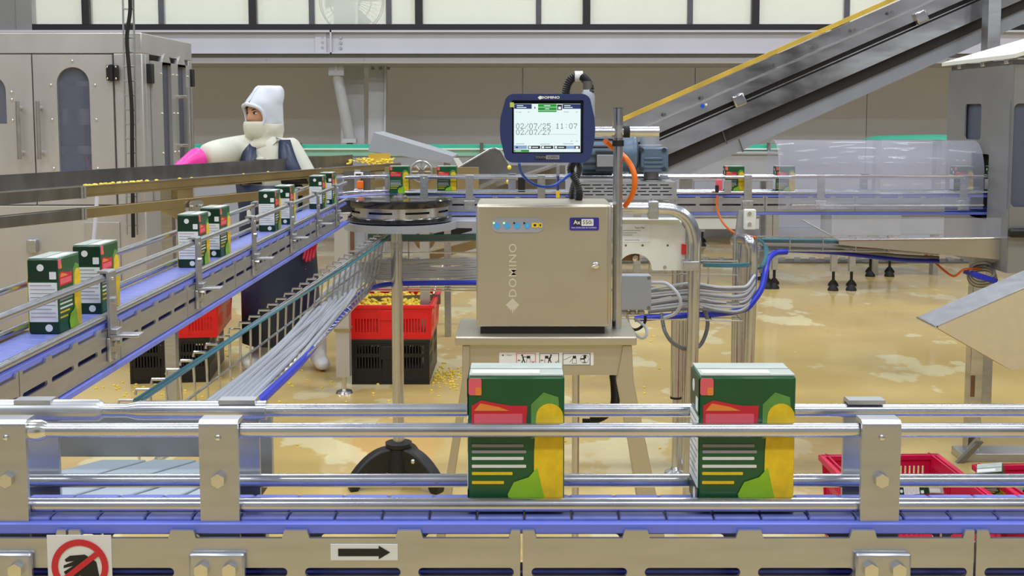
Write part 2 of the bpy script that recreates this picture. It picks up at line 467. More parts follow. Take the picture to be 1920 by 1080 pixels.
# column in the upstairs room and column + brace below
pc = P(648, 20, MZ + 0.5)
tag(MB().box((pc.x - 0.11, MZ + 0.42, z1), (pc.x + 0.11, MZ + 0.6, WT)).build('steel_column', 'column_paint', bevel=0.003),
    'grey square steel column behind the window glass beside the fan', 'column')
p1 = P(663, 200, 11.6)
cl = thing('steel_column', 'pale grey steel column under the white beam right of the worker', 'column', (P(680, 200, 11.6).x, 11.6, 0))
x0 = P(640, 200, 11.6).x; x1 = P(684, 200, 11.6).x; x2 = P(718, 200, 11.6).x
MB().box((x0, 11.55, 0), (x1, 11.57, z0 - 0.09)).build('flange', 'column_paint', cl)
MB().box((x0 + 0.1, 11.57, 0), (x0 + 0.115, 11.9, z0 - 0.09)).build('web', 'column_paint', cl)
MB().prism([(x1 + 0.06, 11.5, z0 - 0.09), (x2 + 0.04, 11.5, z0 - 0.09), (x2, 11.5, 0), (x1 + 0.02, 11.5, 0)], (0, 0.02, 0)).build('stiffener_plate', 'column_paint', cl)
MB().prism([(x2 + 0.04, 11.46, z0 - 0.09), (x2 + 0.055, 11.46, z0 - 0.09), (x2 + 0.015, 11.46, 0), (x2, 11.46, 0)], (0, 0.1, 0)).build('edge_flange', 'column_paint', cl)
for k in range(3):
    MB().bolt((x1 + 0.1 + 0.08 * k, 11.5, z0 - 0.12), 0.018, (0, -1, 0)).build('bolt', 'steel_dark', cl)
br = thing('pipe_brace', 'slanted grey pipe brace hanging from the beam in front of the column', 'brace', P(640, 270, 11.3))
a = P(632, 138, 11.2); b = P(656, 262, 11.4)
MB().cyl(a, b, 0.055, 18).build('pipe', 'column_paint', br)
MB().box((a.x - 0.075, a.y - 0.06, a.z - 0.02), (a.x + 0.075, a.y + 0.06, a.z + 0.08)).build('top_bracket', 'column_paint', br)
MB().box((a.x - 0.012, a.y - 0.07, a.z + 0.02), (a.x + 0.012, a.y - 0.055, a.z + 0.2)).build('hanger_strap', 'beam_paint', br)
MB().box((b.x - 0.07, b.y - 0.06, b.z - 0.03), (b.x + 0.07, b.y + 0.06, b.z + 0.01)).build('foot_plate', 'column_paint', br)
MB().box((b.x - 0.03, b.y - 0.02, 0), (b.x + 0.03, b.y + 0.02, b.z)).build('lower_post', 'rust_brown', br)
# wall fan seen through the glass
pf = P(658, 2, 11.9)
fan = thing('wall_fan', 'large wire-caged fan behind the upstairs window glass', 'fan', pf)
def ring(c, r, t, n=40, axis='y'):
    return [Vector(c) + (Vector((r*math.cos(2*PI*k/n), 0, r*math.sin(2*PI*k/n))) if axis == 'y' else Vector((r*math.cos(2*PI*k/n), r*math.sin(2*PI*k/n), 0))) for k in range(n)]
cg = MB()
for rr, dy in ((0.33, 0), (0.33, 0.12), (0.22, -0.04), (0.1, -0.05)): cg.tube(ring(pf + Vector((0, dy, 0)), rr, 0), 0.006, 6, closed=True)
for k in range(40):
    a = 2*PI*k/40; d = Vector((math.cos(a), 0, math.sin(a)))
    cg.tube([pf + d*0.09 + Vector((0,-0.05,0)), pf + d*0.25 + Vector((0,-0.04,0)), pf + d*0.33], 0.004, 5)
cg.build('cage', 'steel_dark', fan)
for k in range(3):
    bl = MB(); a0 = 2*PI*k/3
    pl = []
    for j in range(9):
        a = a0 + (j/8) * 1.3; rr = 0.29
        pl.append(pf + Vector((rr*math.cos(a), 0.03 + 0.05*j/8, rr*math.sin(a))))
    bl.prism([pf + Vector((0,0.05,0))] + pl, (0, 0.006, 0)); bl.build('blade', 'plate_grey', fan)
MB().cyl(pf + Vector((0,-0.055,0)), pf + Vector((0,0.2,0)), 0.08).build('motor', 'plate_grey', fan)
MB().box((pf.x-0.03, pf.y+0.15, z1), (pf.x+0.03, pf.y+0.21, pf.z)).build('stand', 'plate_grey', fan)

# ------------------------------------------------------------------ floor drain
da = P(1505, 491, 10.9); db = P(1700, 491, 10.9)
dr = thing('floor_drain', 'long floor drain with a striped metal grating near the back wall', 'drain', (2.5, 10.9, 0))
MB().box((-1.5, 10.8, 0.0), (5.2, 11.06, 0.012)).build('channel', 'steel_dark', dr)
g = MB(); 
for k in range(44):
    x = -1.4 + 0.15 * k
    gb = MB().prism([(x, 10.84, 0.012), (x + 0.06, 10.84, 0.012), (x + 0.1, 11.02, 0.012), (x + 0.04, 11.02, 0.012)], (0, 0, 0.02)).build('grate_bar', 'steel', dr)

# ------------------------------------------------------------------ stainless machine at the left
FY = 6.8
mx = P(265, 60, FY).x; mt = P(265, 61, FY).z
mc = thing('stainless_machine', 'tall stainless steel machine enclosure with arched glass doors at the left', 'machine', (mx - 1.2, FY + 0.5, 0))
ML = mx - 2.6
lowz = P(0, 385, FY).z
MB().box((ML, FY, P(0, 100, FY).z), (mx, FY + 1.02, mt)).build('header', 'steel_door', mc, bevel=0.006)
MB().box((P(212, 100, FY).x, FY, lowz), (mx, FY + 0.06, P(0, 100, FY).z)).build('corner_post', 'steel_door', mc, bevel=0.006)
MB().box((mx - 0.03, FY + 0.06, lowz), (mx, FY + 0.13, P(0, 100, FY).z)).build('corner_post', 'steel_door', mc, bevel=0.004)
MB().box((mx - 0.05, FY + 0.94, lowz), (mx, FY + 1.02, P(0, 100, FY).z)).build('corner_post', 'steel_door', mc, bevel=0.004)
MB().box((ML, FY + 0.98, lowz), (mx - 0.05, FY + 1.01, P(0, 100, FY).z)).build('back_panel', 'steel_panel', mc)
MB().box((ML, FY - 0.01, 0.12), (mx, FY + 1.02, lowz)).build('base_cabinet', 'steel_door', mc, bevel=0.006)
for k in range(2):
    x = mx - 0.12 - 1.9 * k
    MB().box((x - 0.08, FY + 0.1, 0), (x, FY + 0.18, 0.12)).build('foot', 'steel_dark', mc)
# seams and hatch on the base
for (xa, ya, xb, yb) in ((0, 386, 250, 389), (190, 414, 225, 417)):
    pa = P(xa, ya, FY); pb = P(xb, yb, FY)
hx0 = P(160, 415, FY).x; hx1 = P(226, 415, FY).x; hz1 = P(0, 416, FY).z
MB().box((hx0, FY - 0.02, 0.4), (hx1, FY - 0.01, hz1)).build('hatch', 'steel_door', mc, bevel=0.002)
ph = P(65, 460, FY)
lt = MB().box((ph.x - 0.03, FY - 0.05, ph.z - 0.04), (ph.x + 0.03, FY - 0.01, ph.z + 0.04)).build('latch', 'steel', mc, bevel=0.006)
# doors with arched windows
def arch(cx, zb, zt, hw, n=14):
    pts = [(cx - hw, zb), (cx + hw, zb)]
    for k in range(n+1):
        a = PI * k / n; pts.append((cx + hw*math.cos(a), zt - hw + hw*math.sin(a)))
    return pts
dz0 = lowz + 0.006; dz1 = P(0, 101, FY).z - 0.004
def door(xa, xb, wc, whw, wzb, wzt, hx, hinge):
    o = [(xa, dz0), (xb, dz0), (xb, dz1), (xa, dz1)]
    d = plate('door', o, [arch(wc, wzb, wzt, whw)], 0.024, FRONT((0, FY - 0.002, 0)), 'steel_door', mc)
    gvs, gfs = curve_mesh([arch(wc, wzb - 0.01, wzt + 0.01, whw + 0.01)], 0.003)
    M = FRONT((0, FY + 0.012, 0))
    mesh_obj('glass', [M @ v for v in gvs], gfs, 'door_glass', d)
    zc0 = P(0, 190, FY).z; zc1 = P(0, 298, FY).z
    h = MB().tube([(hx, FY - 0.06, zc0), (hx, FY - 0.06, zc1)], 0.013, 12)
    for z in (zc0 - 0.04, zc1 + 0.04): h.cyl((hx, FY - 0.06, z), (hx, FY - 0.01, z), 0.012, 10)
    h.build('handle', 'steel_bright', d)
    if hinge is not None:
        pz = P(0, 137, FY).z
        hb = MB().box((hinge - 0.035, FY - 0.04, pz - 0.046), (hinge + 0.035, FY - 0.012, pz + 0.046))
        hb.cyl((hinge, FY - 0.045, pz - 0.05), (hinge, FY - 0.045, pz + 0.05), 0.012, 10)
        hb.build('hinge', 'black', d, bevel=0.004)
        for sx in (-1, 1):
            for sz in (-1, 1): MB().ball((hinge + sx*0.025, FY - 0.042, pz + sz*0.035), 0.007, 8, 5).build('screw', 'steel_bright', d)
    for k in range(8):
        t = k / 7; z = wzb + (wzt - wzb) * t
    for (sx, z) in ((-1, wzb + 0.02), (1, wzb + 0.02), (-1, (wzb + wzt)/2), (1, (wzb + wzt)/2), (-1, wzt - whw*1.1), (1, wzt - whw*1.1)):
        MB().ball((wc + sx*(whw + 0.035), FY - 0.014, z), 0.009, 8, 5).build('screw', 'steel_bright', d)
    MB().ball((wc, FY - 0.014, wzt + 0.035), 0.009, 8, 5).build('screw', 'steel_bright', d)
xa = P(61, 200, FY).x + 0.016; xb = P(214, 200, FY).x
door(xa, xb, P(140, 200, FY).x, 0.098, P(0, 322, FY).z, P(0, 126, FY).z, P(80, 240, FY).x, P(214, 137, FY).x)
door(xa - 0.016 - 0.52, xa - 0.008, P(-14, 200, FY).x, 0.09, P(0, 232, FY).z, P(0, 142, FY).z, P(43, 240, FY).x, None)
# side door on the right face
sd0, sd1 = FY + 0.14, FY + 0.93
M = frame((mx + 0.002, 0, 0), (0, 1, 0), (0, 0, 1))
d = plate('door', [(sd0, dz0), (sd1, dz0), (sd1, dz1 - 0.03), (sd0, dz1 - 0.03)],
          [arch(FY + 0.42, 0.9, 1.83, 0.09), arch(FY + 0.74, 0.9, 1.83, 0.09)], 0.024, M, 'steel_door', mc)
for c in (0.42, 0.74):
    gvs, gfs = curve_mesh([arch(FY + c, 0.89, 1.84, 0.1)], 0.003); M2 = frame((mx - 0.012, 0, 0), (0, 1, 0), (0, 0, 1))
    mesh_obj('glass', [M2 @ v for v in gvs], gfs, 'door_glass', d)
    for z in (0.95, 1.2, 1.45, 1.7): 
        for s in (-1, 1): MB().ball((mx + 0.016, FY + c + s*0.12, z), 0.01, 8, 5).build('screw', 'steel_bright', d)
for c in (0.62, 0.68):
    h = MB().cyl((mx + 0.09, FY + c, 1.18), (mx + 0.09, FY + c, 1.62), 0.013, 12)
    for z in (1.24, 1.56): h.cyl((mx + 0.01, FY + c, z), (mx + 0.09, FY + c, z), 0.012, 10)
    h.build('handle', 'steel_bright', d)
for c in (0.1, 0.95):
    MB().box((mx, FY + c - 0.03, P(0,137,FY).z - 0.06), (mx + 0.03, FY + c + 0.03, P(0,137,FY).z + 0.06)).build('hinge', 'black', d, bevel=0.004)
# works inside the machine
for (z, h, r) in ((1.62, 0.03, 0.2), (1.38, 0.1, 0.17), (1.2, 0.05, 0.2), (1.0, 0.05, 0.2)):
    MB().lathe([(r, z), (r, z + h)], (P(140, 200, FY).x - 0.05, FY + 0.35, 0), 28).build('carousel_drum', 'steel', mc)
MB().cyl((P(140,200,FY).x - 0.05, FY + 0.35, 0.8), (P(140,200,FY).x - 0.05, FY + 0.35, 1.75), 0.05).build('shaft', 'steel_dark', mc)
MB().tube(catmull([P(155, 285, FY + 0.2), P(163, 300, FY + 0.2), P(170, 325, FY + 0.2), P(172, 350, FY + .2)]), 0.014, 8).build('hose', 'hose_red', mc)
MB().ball(P(150, 279, FY + 0.2), 0.025, 12, 8).build('valve', 'steel_bright', mc)

# cable ladder hanging from above beside the machine, with a black cable
def wire_ladder():
    t = thing('cable_ladder', 'narrow vertical wire cable ladder in front of the machine corner', 'cable ladder', P(248, 330, 6.7))
    for xx in (230, 250):
        a = P(xx, -20, 6.72); b = P(xx + 8, 440, 6.72)
        MB().tube([a, b], 0.006, 6).build('side_wire', 'steel', t)
    for k in range(17):
        y = -10 + k * 27; a = P(230 + (y+20)*8/460, y, 6.715); b = P(250 + (y+20)*8/460, y, 6.715)
        MB().tube([a, b], 0.005, 6).build('rung', 'steel', t)
wire_ladder()
tag(MB().tube(catmull([P(243, -20, 6.69), P(244, 20, 6.69), P(238, 70, 6.69), P(242, 130, 6.69), P(247, 200, 6.69), P(248, 300, 6.69), P(250, 445, 6.69)]), 0.012, 8).build('cable', 'rubber'),
    'thick black cable running down the wire ladder by the machine corner', 'cable')
tag(MB().tube([P(183, 360, 6.5), P(176, 450, 6.5), P(172, 520, 6.5)], 0.012, 8).build('conduit', 'conduit_white'),
    'thin pale slanted conduit in front of the machine base', 'pipe')

# ------------------------------------------------------------------ teal guard line far behind and what stands near the wall
gl = thing('guide_rail_line', 'long teal conveyor line with grey side panels near the back wall', 'conveyor', (0, 9.6, 0))
gy = 9.6
za = P(0, 272, gy).z; zb = P(0, 278, gy).z; zc = P(0, 288, gy).z
MB().box((-4.2, gy, zb), (2.2, gy + 0.3, za)).build('belt', 'teal', gl)
MB().box((-4.2, gy - 0.03, zb - 0.012), (2.2, gy, zb)).build('top_rail', 'white_paint', gl)
MB().box((-4.2, gy, zc - 0.02), (2.2, gy + 0.02, zb - 0.012)).build('side_panel', 'teal_pale', gl)
MB().box((-4.2, gy + 0.02, zc - 0.16), (2.2, gy + 0.05, zc - 0.02)).build('lower_panel', 'plate_grey', gl)
for x in (-4.0, -1.9, -0.35, 1.0, 2.1):
    MB().box((x - 0.015, gy - 0.04, zc - 0.05), (x + 0.015, gy - 0.02, za + 0.02)).build('clip', 'steel_dark', gl)
    MB().box((x - 0.03, gy + 0.1, 0.06), (x + 0.03, gy + 0.16, zc - 0.02)).build('leg', 'steel', gl)
    MB().lathe([(0.06, 0), (0.05, 0.02), (0.015, 0.03), (0.015, 0.06)], (x, gy + 0.13, 0), 12).build('foot', 'rubber', gl)
tl = thing('roof_slab', 'thin teal plastic slab lying above the clear tunnel near the back wall', 'panel', P(1710, 262, 9.9))
MB().prism([P(1640, 262, 9.9), P(1670, 256, 10.0), P(1782, 253, 10.0), P(1782, 262, 9.9)], (0, 0.4, 0)).build('slab', 'teal', tl)
MB().box((P(1650, 262, 9.9).x, 10.0, 0), (P(1660, 262, 9.9).x, 10.1, P(0, 262, 9.9).z)).build('post', 'steel', tl)
MB().box((P(1765, 262, 9.9).x, 10.0, 0), (P(1775, 262, 9.9).x, 10.1, P(0, 262, 9.9).z)).build('post', 'steel', tl)
# pale conveyors behind at the right, on black levelling feet
def back_table(name, label, xl, xr, yt, yb, Y, mtl, feet, dep=0.35, cat='table'):
    a = P(xl, yt, Y); b = P(xr, yb, Y)
    t = thing(name, label, cat, ((a.x + b.x)/2, Y + dep/2, 0))
    MB().box((a.x, Y, b.z), (b.x, Y + dep, a.z)).build('body', mtl, t, bevel=0.006)
    MB().box((a.x - 0.01, Y - 0.015, a.z), (b.x + 0.01, Y + dep + 0.015, a.z + 0.018)).build('top_edge', 'steel', t, bevel=0.003)
    for fx in feet:
        for dy in (0.03, dep - 0.06):
            x = P(fx, 500, Y + dy).x
            lg = MB().box((x - 0.024, Y + dy - 0.024, 0.16), (x + 0.024, Y + dy + 0.024, b.z)).build('leg', 'steel', t)
            MB().lathe([(0.045, 0), (0.042, 0.015), (0.02, 0.045), (0.012, 0.05), (0.012, 0.18)], (x, Y + dy, 0), 14).build('levelling_foot', 'rubber', t)
    return t
Yf = 9.1
back_table('pale_conveyor', 'pale grey conveyor housing on black levelling feet seen under the clear tunnel', 1560, 1690, 400, 442, 9.1, 'plate_grey', (1563, 1597), 0.35, 'conveyor')
back_table('pale_conveyor', 'pale grey conveyor housing with slotted side further right under the clear tunnel', 1625, 1780, 404, 440, 9.9, 'plate_grey', (1632, 1668), 0.35, 'conveyor')
back_table('stainless_cabinet', 'pale stainless cabinet behind the conveyor to the right of the motor', 1290, 1465, 290, 340, 9.2, 'plate_grey', (1440, 1452), 0.35, 'cabinet')
back_table('side_table', 'low pale table far behind the conveyor right of the bent tube', 1300, 1440, 408, 430, 12.2, 'white_paint', (1316, 1430), 0.5, 'table')

# ================================================================== conveyors
BZ = 1.128                 # carrying surface of every belt
RZ, RLZ = 1.197, 1.1355     # guide rail heights
PITCHP = 0.09
_plate_cache = {}
def side_plate_mesh(n):
    L = n * PITCHP; zt = 1.121; zb = 1.058
    o = [(0, zb), (L - 0.002, zb), (L - 0.002, zt)]
    for k in range(n - 1, -1, -1):
        a = k*PITCHP + 0.009; b = a + 0.072
        o += [(b, zt), (b - 0.002, zt - 0.0065), (a + 0.002, zt - 0.0065), (a, zt)]
    o += [(0, zt)]
    holes = [rrect(k*PITCHP + 0.007, 1.083, k*PITCHP + 0.083, 1.0905, 0.0036, 4) for k in range(n)]
    return o, holes

def conveyor(name, label, loc, rotz, L, half_f, half_b, brackets, back_brackets, rail_r=0.0058, tabs=False, back_plate=True, rails=True, yb=(-0.041, 0.041)):
    """straight chain conveyor along local +X, operator side is local -Y"""
    t = thing(name, label, 'conveyor', loc, rotz)
    n = int(L / 0.038)
    y0, y1 = yb
    lk = MB().box((0, y0, BZ - 0.005), (0.0365, y1, BZ)).build('belt_link', 'belt_blue', t, local=True, bevel=0.0015)
    for k in range(1, n): same(lk, None, lk.location + Vector((0.038*k, 0, 0)), t)
    MB().box((0, y0 - 0.006, 1.1165), (L, y0 + 0.003, BZ - 0.003)).build('wear_strip', 'strip_blue', t, local=True, bevel=0.001)
    MB().box((0, y1 - 0.003, 1.1165), (L, y1 + 0.006, BZ - 0.003)).build('wear_strip', 'strip_blue', t, local=True, bevel=0.001)
    MB().box((0, y0 - 0.015, 1.047), (L, y0 + 0.011, 1.056)).build('return_strip', 'strip_blue', t, local=True, bevel=0.001)
    MB().box((0, y1 - 0.011, 1.047), (L, y1 + 0.015, 1.056)).build('return_strip', 'strip_blue', t, local=True, bevel=0.001)
    MB().box((0, y0 + 0.009, 1.066), (L, y1 - 0.009, 1.072)).build('return_belt', 'deep_blue', t, local=True)
    if 'sp' not in _plate_cache:
        o, h = side_plate_mesh(4)
        _plate_cache['sp'] = plate('side_plate', o, h, 0.0035, frame((0, y0 - 0.0085, 0), (1,0,0), (0,0,1)), 'steel', t, local=True)
        p0 = _plate_cache['sp']; first = True
    else:
        first = False; p0 = _plate_cache['sp']
    m = int(L / (4*PITCHP)); 
    for side in ((-1, 1) if back_plate else (-1,)):
        for k in range(m):
            if first and k == 0 and side == -1: continue
            c = p0.copy(); C.objects.link(c); c.parent = t
            c.location = Vector((p0.location.x + 4*PITCHP*k, (y0 - 0.0085 if side < 0 else y1 + 0.0085), p0.location.z))
    if rails:
        for nm, yy, zz in (('guide_rail', -half_f, RZ), ('guide_rail', -half_f, RLZ), ('guide_rail', half_b, RZ), ('guide_rail', half_b, RLZ)):
            segs = [(0, L)]
            MB().cyl((0, yy, zz), (L, yy, zz), rail_r, 14).build(nm, 'steel_rail', t, local=True)
    def bracket(x, s, half):
        yo = s * half
        b = MB()
        f0, f1 = yo + s*0.0065, yo + s*0.0105
        # flat bar with a lip bent over the upper rail
        prof = [(f1, 1.100), (f1, RZ + 0.006)]
        for k in range(5):
            a = PI/2 * k/4; prof.append((f1 - s*0.0045*(1 - math.cos(a)), RZ + 0.006 + 0.0045*math.sin(a)))
        prof += [(yo - s*0.007, RZ + 0.0105), (yo - s*0.007, RZ + 0.0068), (f0, RZ + 0.0068), (f0, 1.100)]
        b.prism([(x - 0.0155, p[0], p[1]) for p in prof], (0.031, 0, 0))
        br = b.build('rail_bracket', 'steel', t, local=True, smooth=False)
        MB().bolt((x, f1, 1.160), 0.0058, (0, s, 0), 0.005).build('bolt', 'steel_bright', br, local=True)
        MB().ball((x, f1, RZ - 0.003), 0.0026, 8, 5).build('rivet', 'steel_bright', br, local=True)
        # clamp block below the belt edge
        cb = MB(); ye = (y0 - 0.0103 if s < 0 else y1 + 0.0103); yf = s*max(abs(f1), abs(ye) + 0.006); cb.box((x - 0.022, ye, 1.066), (x + 0.022, yf, 1.104))
        cl = cb.build('clamp_block', 'steel', t, local=True, bevel=0.002)
        for dx, zz in ((-0.011, 1.092), (0.011, 1.092), (-0.011, 1.074)):
            MB().bolt((x + dx, yf, zz), 0.006, (0, s, 0), 0.005).build('bolt', 'steel_bright', cl, local=True)
        if tabs and s < 0:
            tb = MB().box((x - 0.02, f1, 1.104), (x + 0.006, f1 - 0.045, 1.109)); tb.box((x - 0.02, f1 - 0.012, 1.109), (x + 0.004, f1, 1.118))
            tb.build('mounting_tab', 'steel', t, local=True, bevel=0.0015)
    for x in brackets: bracket(x, -1, half_f)
    for x in back_brackets: bracket(x, 1, half_b)
    return t

# near conveyor, right under the camera
NX0 = -0.72
near = conveyor('near_conveyor', 'steel chain conveyor with double guide rails running across the foreground', (NX0, 0.905, 0), 0, 1.44, 0.025, 0.035,
                [P(13, 850, .87).x - NX0, P(410, 850, .87).x - NX0, P(1652, 850, .87).x - NX0],
                [P(80, 850, .95).x - NX0, P(455, 850, .95).x - NX0, P(1612, 850, .95).x - NX0], yb=(-0.033, 0.022))
# rail sleeves and joints on the near conveyor (wider sleeve at the left end)
for (xa, xb, ya, zz) in ((P(50,800,.88).x, P(90,800,.88).x, 0.88, RZ),):
    MB().tube([(xa, 0.88, RZ), (xb - 0.006, 0.88, RZ), (xb, 0.88, RZ)], [0.0085, 0.0085, 0.006], 14).build('rail_sleeve', 'steel_bright', near)
MB().tube([(P(0,768,.94).x - 0.05, 0.94, RZ), (P(185,768,.94).x, 0.94, RZ), (P(195,768,.94).x, 0.94, RZ)], [0.0095, 0.0095, 0.0065], 14).build('rail_sleeve', 'steel', near)
MB().tube([(P(180,768,.94).x, 0.94, RZ), (P(240,768,.94).x, 0.94, RZ), (P(262,768,.94).x, 0.94, RZ), (P(500,768,.94).x, 0.94, RZ)], [0.0062, 0.0062, 0.0085, 0.0085], 14).build('rail_sleeve', 'steel_rail', near)
# notice and arrow stickers on the near side plate (flat print)
FPY = 0.905 - 0.0415 - 0.0019
def on_plate(px, py): return P(px, py, FPY)
MBc = MB()
s0 = on_plate(88, 1003); s1 = on_plate(211, 1080)
sg = MB().box((s0.x, FPY - 0.0006, 1.058), (s1.x, FPY, s0.z)).build('notice_sticker', 'paper', near)
cc = on_plate(151, 1062); rr = 0.0225
v, f = curve_mesh([circle(0, 0, rr, 40), circle(0, 0, rr - 0.005, 40)], 0.0002); M = FRONT((cc.x, FPY - 0.0012, cc.z))
mesh_obj('prohibition_ring', [M @ q for q in v], f, 'print_red', sg, smooth=False)
Mb = FRONT((cc.x, FPY - 0.0014, cc.z)) @ Matrix.Rotation(R(38), 4, 'Z')
MB().cbox((0,0,0), (0.001,0.001,0.001))
bar = MB().cbox((0, 0, 0), (2*rr - 0.006, 0.0045, 0.0003)); mesh_obj('prohibition_bar', [Mb @ q for q in bar.v], bar.f, 'print_red', sg, smooth=False)
hand = [(0.016, -0.014), (0.013, 0.004), (0.004, 0.010), (-0.008, 0.009), (-0.012, 0.006), (-0.011, 0.004), (-0.004, 0.005), (-0.013, 0.001), (-0.013, -0.001), (-0.005, 0.001), (-0.013, -0.004), (-0.012, -0.006), (-0.004, -0.003), (-0.010, -0.008), (-0.009, -0.010), (0.0, -0.007), (0.004, -0.016)]
v, f = curve_mesh([hand], 0.0001); M = FRONT((cc.x, FPY - 0.0009, cc.z)); mesh_obj('hand_symbol', [M @ q for q in v], f, 'print_black', sg, smooth=False)
a0 = on_plate(620, 1020); a1 = on_plate(746, 1050)
ar = MB().box((a0.x, FPY - 0.0006, a1.z), (a1.x, FPY, a0.z)).build('arrow_sticker', 'paper', near)
zc = (a0.z + a1.z)/2; x0 = a0.x + 0.006; x1 = a1.x - 0.006
v, f = curve_mesh([[(x0, zc-0.003), (x1-0.009, zc-0.003), (x1-0.009, zc-0.0055), (x1, zc), (x1-0.009, zc+0.0055), (x1-0.009, zc+0.003), (x0, zc+0.003)]], 0.0001)
M = FRONT((0, FPY - 0.0009, 0)); mesh_obj('arrow_symbol', [M @ q for q in v], f, 'print_black', ar, smooth=False)
# legs below the near conveyor
for x in (-0.6, 0.62):
    MB().box((x - 0.02, 0.93, 0), (x + 0.02, 0.97, 1.06)).build('leg', 'steel', near)

# left conveyor, runs straight away from the viewer
LX = -0.6955; LY0 = 1.05; LL = 3.06
bl = [1.36, 1.73, 2.2, 2.66, 3.1, 3.5, 3.86]
left = conveyor('left_conveyor', 'blue-belted chain conveyor running away from the viewer at the left', (LX, LY0, 0), PI/2, LL, 0.0455, 0.0455,
                [y - LY0 for y in bl[1:]], [y - LY0 for y in (1.9, 2.5, 3.1, 3.7)], tabs=True)
# support columns of the left conveyor
for y in (2.665,):
    MB().lathe([(0.02, 0.05), (0.02, 0.985)], (LX + 0.0, y, 0), 20).build('support_column', 'steel_bright', left)
    MB().lathe([(0.01, 0.985), (0.01, 1.05)], (LX, y, 0), 12).build('threaded_rod', 'steel_dark', left)
    MB().box((LX - 0.06, y - 0.03, 1.002), (LX + 0.06, y + 0.03, 1.008)).build('mounting_plate', 'steel', left)
    MB().lathe([(0.06, 0), (0.05, 0.02), (0.02, 0.05)], (LX, y, 0), 18).build('foot', 'steel_dark', left)
# cranked hanger bars below the side plate
for y in (2.68, 3.52):
    MB().tube(catmull([(LX + 0.06, y, 1.07), (LX + 0.062, y, 1.045), (LX + 0.11, y, 1.02), (LX + 0.115, y, 0.99), (LX + 0.115, y, 0.90)], 6), 0.006, 8).build('hanger_bar', 'steel', left)

# far conveyor, runs right behind the printer to the machine
FYC = 4.515; FX0 = -0.47
far = conveyor('far_conveyor', 'chain conveyor running behind the printer cabinet into the clear tunnel', (FX0, FYC, 0), 0, 2.42, 0.045, 0.04,
               [P(x, 340, 4.46).x - FX0 for x in (795, 880, 1015, 1245, 1403, 1540, 1808)],
               [P(x, 340, 4.56).x - FX0 for x in (830, 960, 1460, 1620)], rail_r=0.0075)
for px_ in (1393, 1000):
    x = P(px_, 400, 4.5).x
    MB().cyl((x, FYC, 0.03), (x, FYC, 1.06), 0.022, 16).build('leg', 'steel', far)
    MB().lathe([(0.06, 0), (0.05, 0.015), (0.022, 0.03)], (x, FYC, 0), 16).build('foot', 'steel', far)

# ------------------------------------------------------------------ quarter turn with wheel disc
DC = Vector((-0.47, 4.285, 0))
tn = thing('turn_disc', 'black round turning disc with slotted steel band on a single pole', 'turntable', (DC.x, DC.y, 0))
MB().lathe([(0.19, 1.098), (0.198, 1.10), (0.2, 1.106), (0.2, 1.124), (0.197, 1.128), (0.19, 1.1285)], DC, 72).build('disc', 'disc_black', tn)
hubm = MB().lathe([(0.03, 1.128), (0.03, 1.133), (0.012, 1.135), (0.012, 1.145)], DC, 20)
for k in range(4):
    a = k*PI/2 + .4; hubm.bolt(DC + Vector((0.02*math.cos(a), 0.02*math.sin(a), 1.132)), 0.006, (0,0,1), 0.006)
hubm.build('hub', 'steel_bright', tn)
# slotted band
def bandmesh(r, z0, z1, slots, n=120):
    b = MB()
    for k in range(n):
        a0 = 2*PI*k/n; a1 = 2*PI*(k+1)/n
        p = lambda a, z, rr=r: (DC.x + rr*math.cos(a), DC.y + rr*math.sin(a), z)
        parts = [(z0, z1)]
        for s0, s1 in slots:
            if s0 <= k < s1: parts = [(z0, z0 + 0.42*(z1-z0)), (z0 + 0.64*(z1-z0), z1)]
        for q0, q1 in parts: b.add([p(a0,q0), p(a1,q0), p(a1,q1), p(a0,q1)], [(0,1,2,3)])
    return b
bandmesh(0.184, 1.063, 1.099, [(k*15 + 4, k*15 + 14) for k in range(8)]).build('slotted_band', 'steel_bright', tn)
MB().lathe([(0.176, 1.06), (0.176, 1.1)], DC, 48).build('drum', 'slot_dark', tn)
MB().lathe([(0.15, 1.04), (0.196, 1.042), (0.2, 1.047), (0.2, 1.058), (0.19, 1.063)], DC, 60).build('base_disc', 'disc_black', tn)
pl = [(DC.x + 0.215*math.cos(a), DC.y + 0.215*math.sin(a)) for a in [R(k) for k in range(180, 361, 10)]]
pl += [(DC.x + 0.32, DC.y - 0.02), (DC.x + 0.32, DC.y + 0.25), (DC.x - 0.215, DC.y + 0.25)]
vs, fs = curve_mesh([pl], 0.013); mesh_obj('support_plate', [v + Vector((0,0,1.025)) for v in vs], fs, 'plate_grey', tn, 0.003)
MB().cyl((DC.x - 0.015, DC.y, 0.13), (DC.x - 0.015, DC.y, 1.015), 0.0225, 20).build('pole', 'steel_rail', tn)
MB().lathe([(0.0245, 0.93), (0.0245, 0.955)], (DC.x - 0.015, DC.y, 0), 20).build('pole_collar', 'steel', tn)
hb = MB().lathe([(0.06, 0.06), (0.055, 0.11), (0.045, 0.15), (0.052, 0.155), (0.052, 0.17), (0.035, 0.172)], (DC.x - 0.015, DC.y, 0), 24)
hb.build('tripod_hub', 'black', tn)
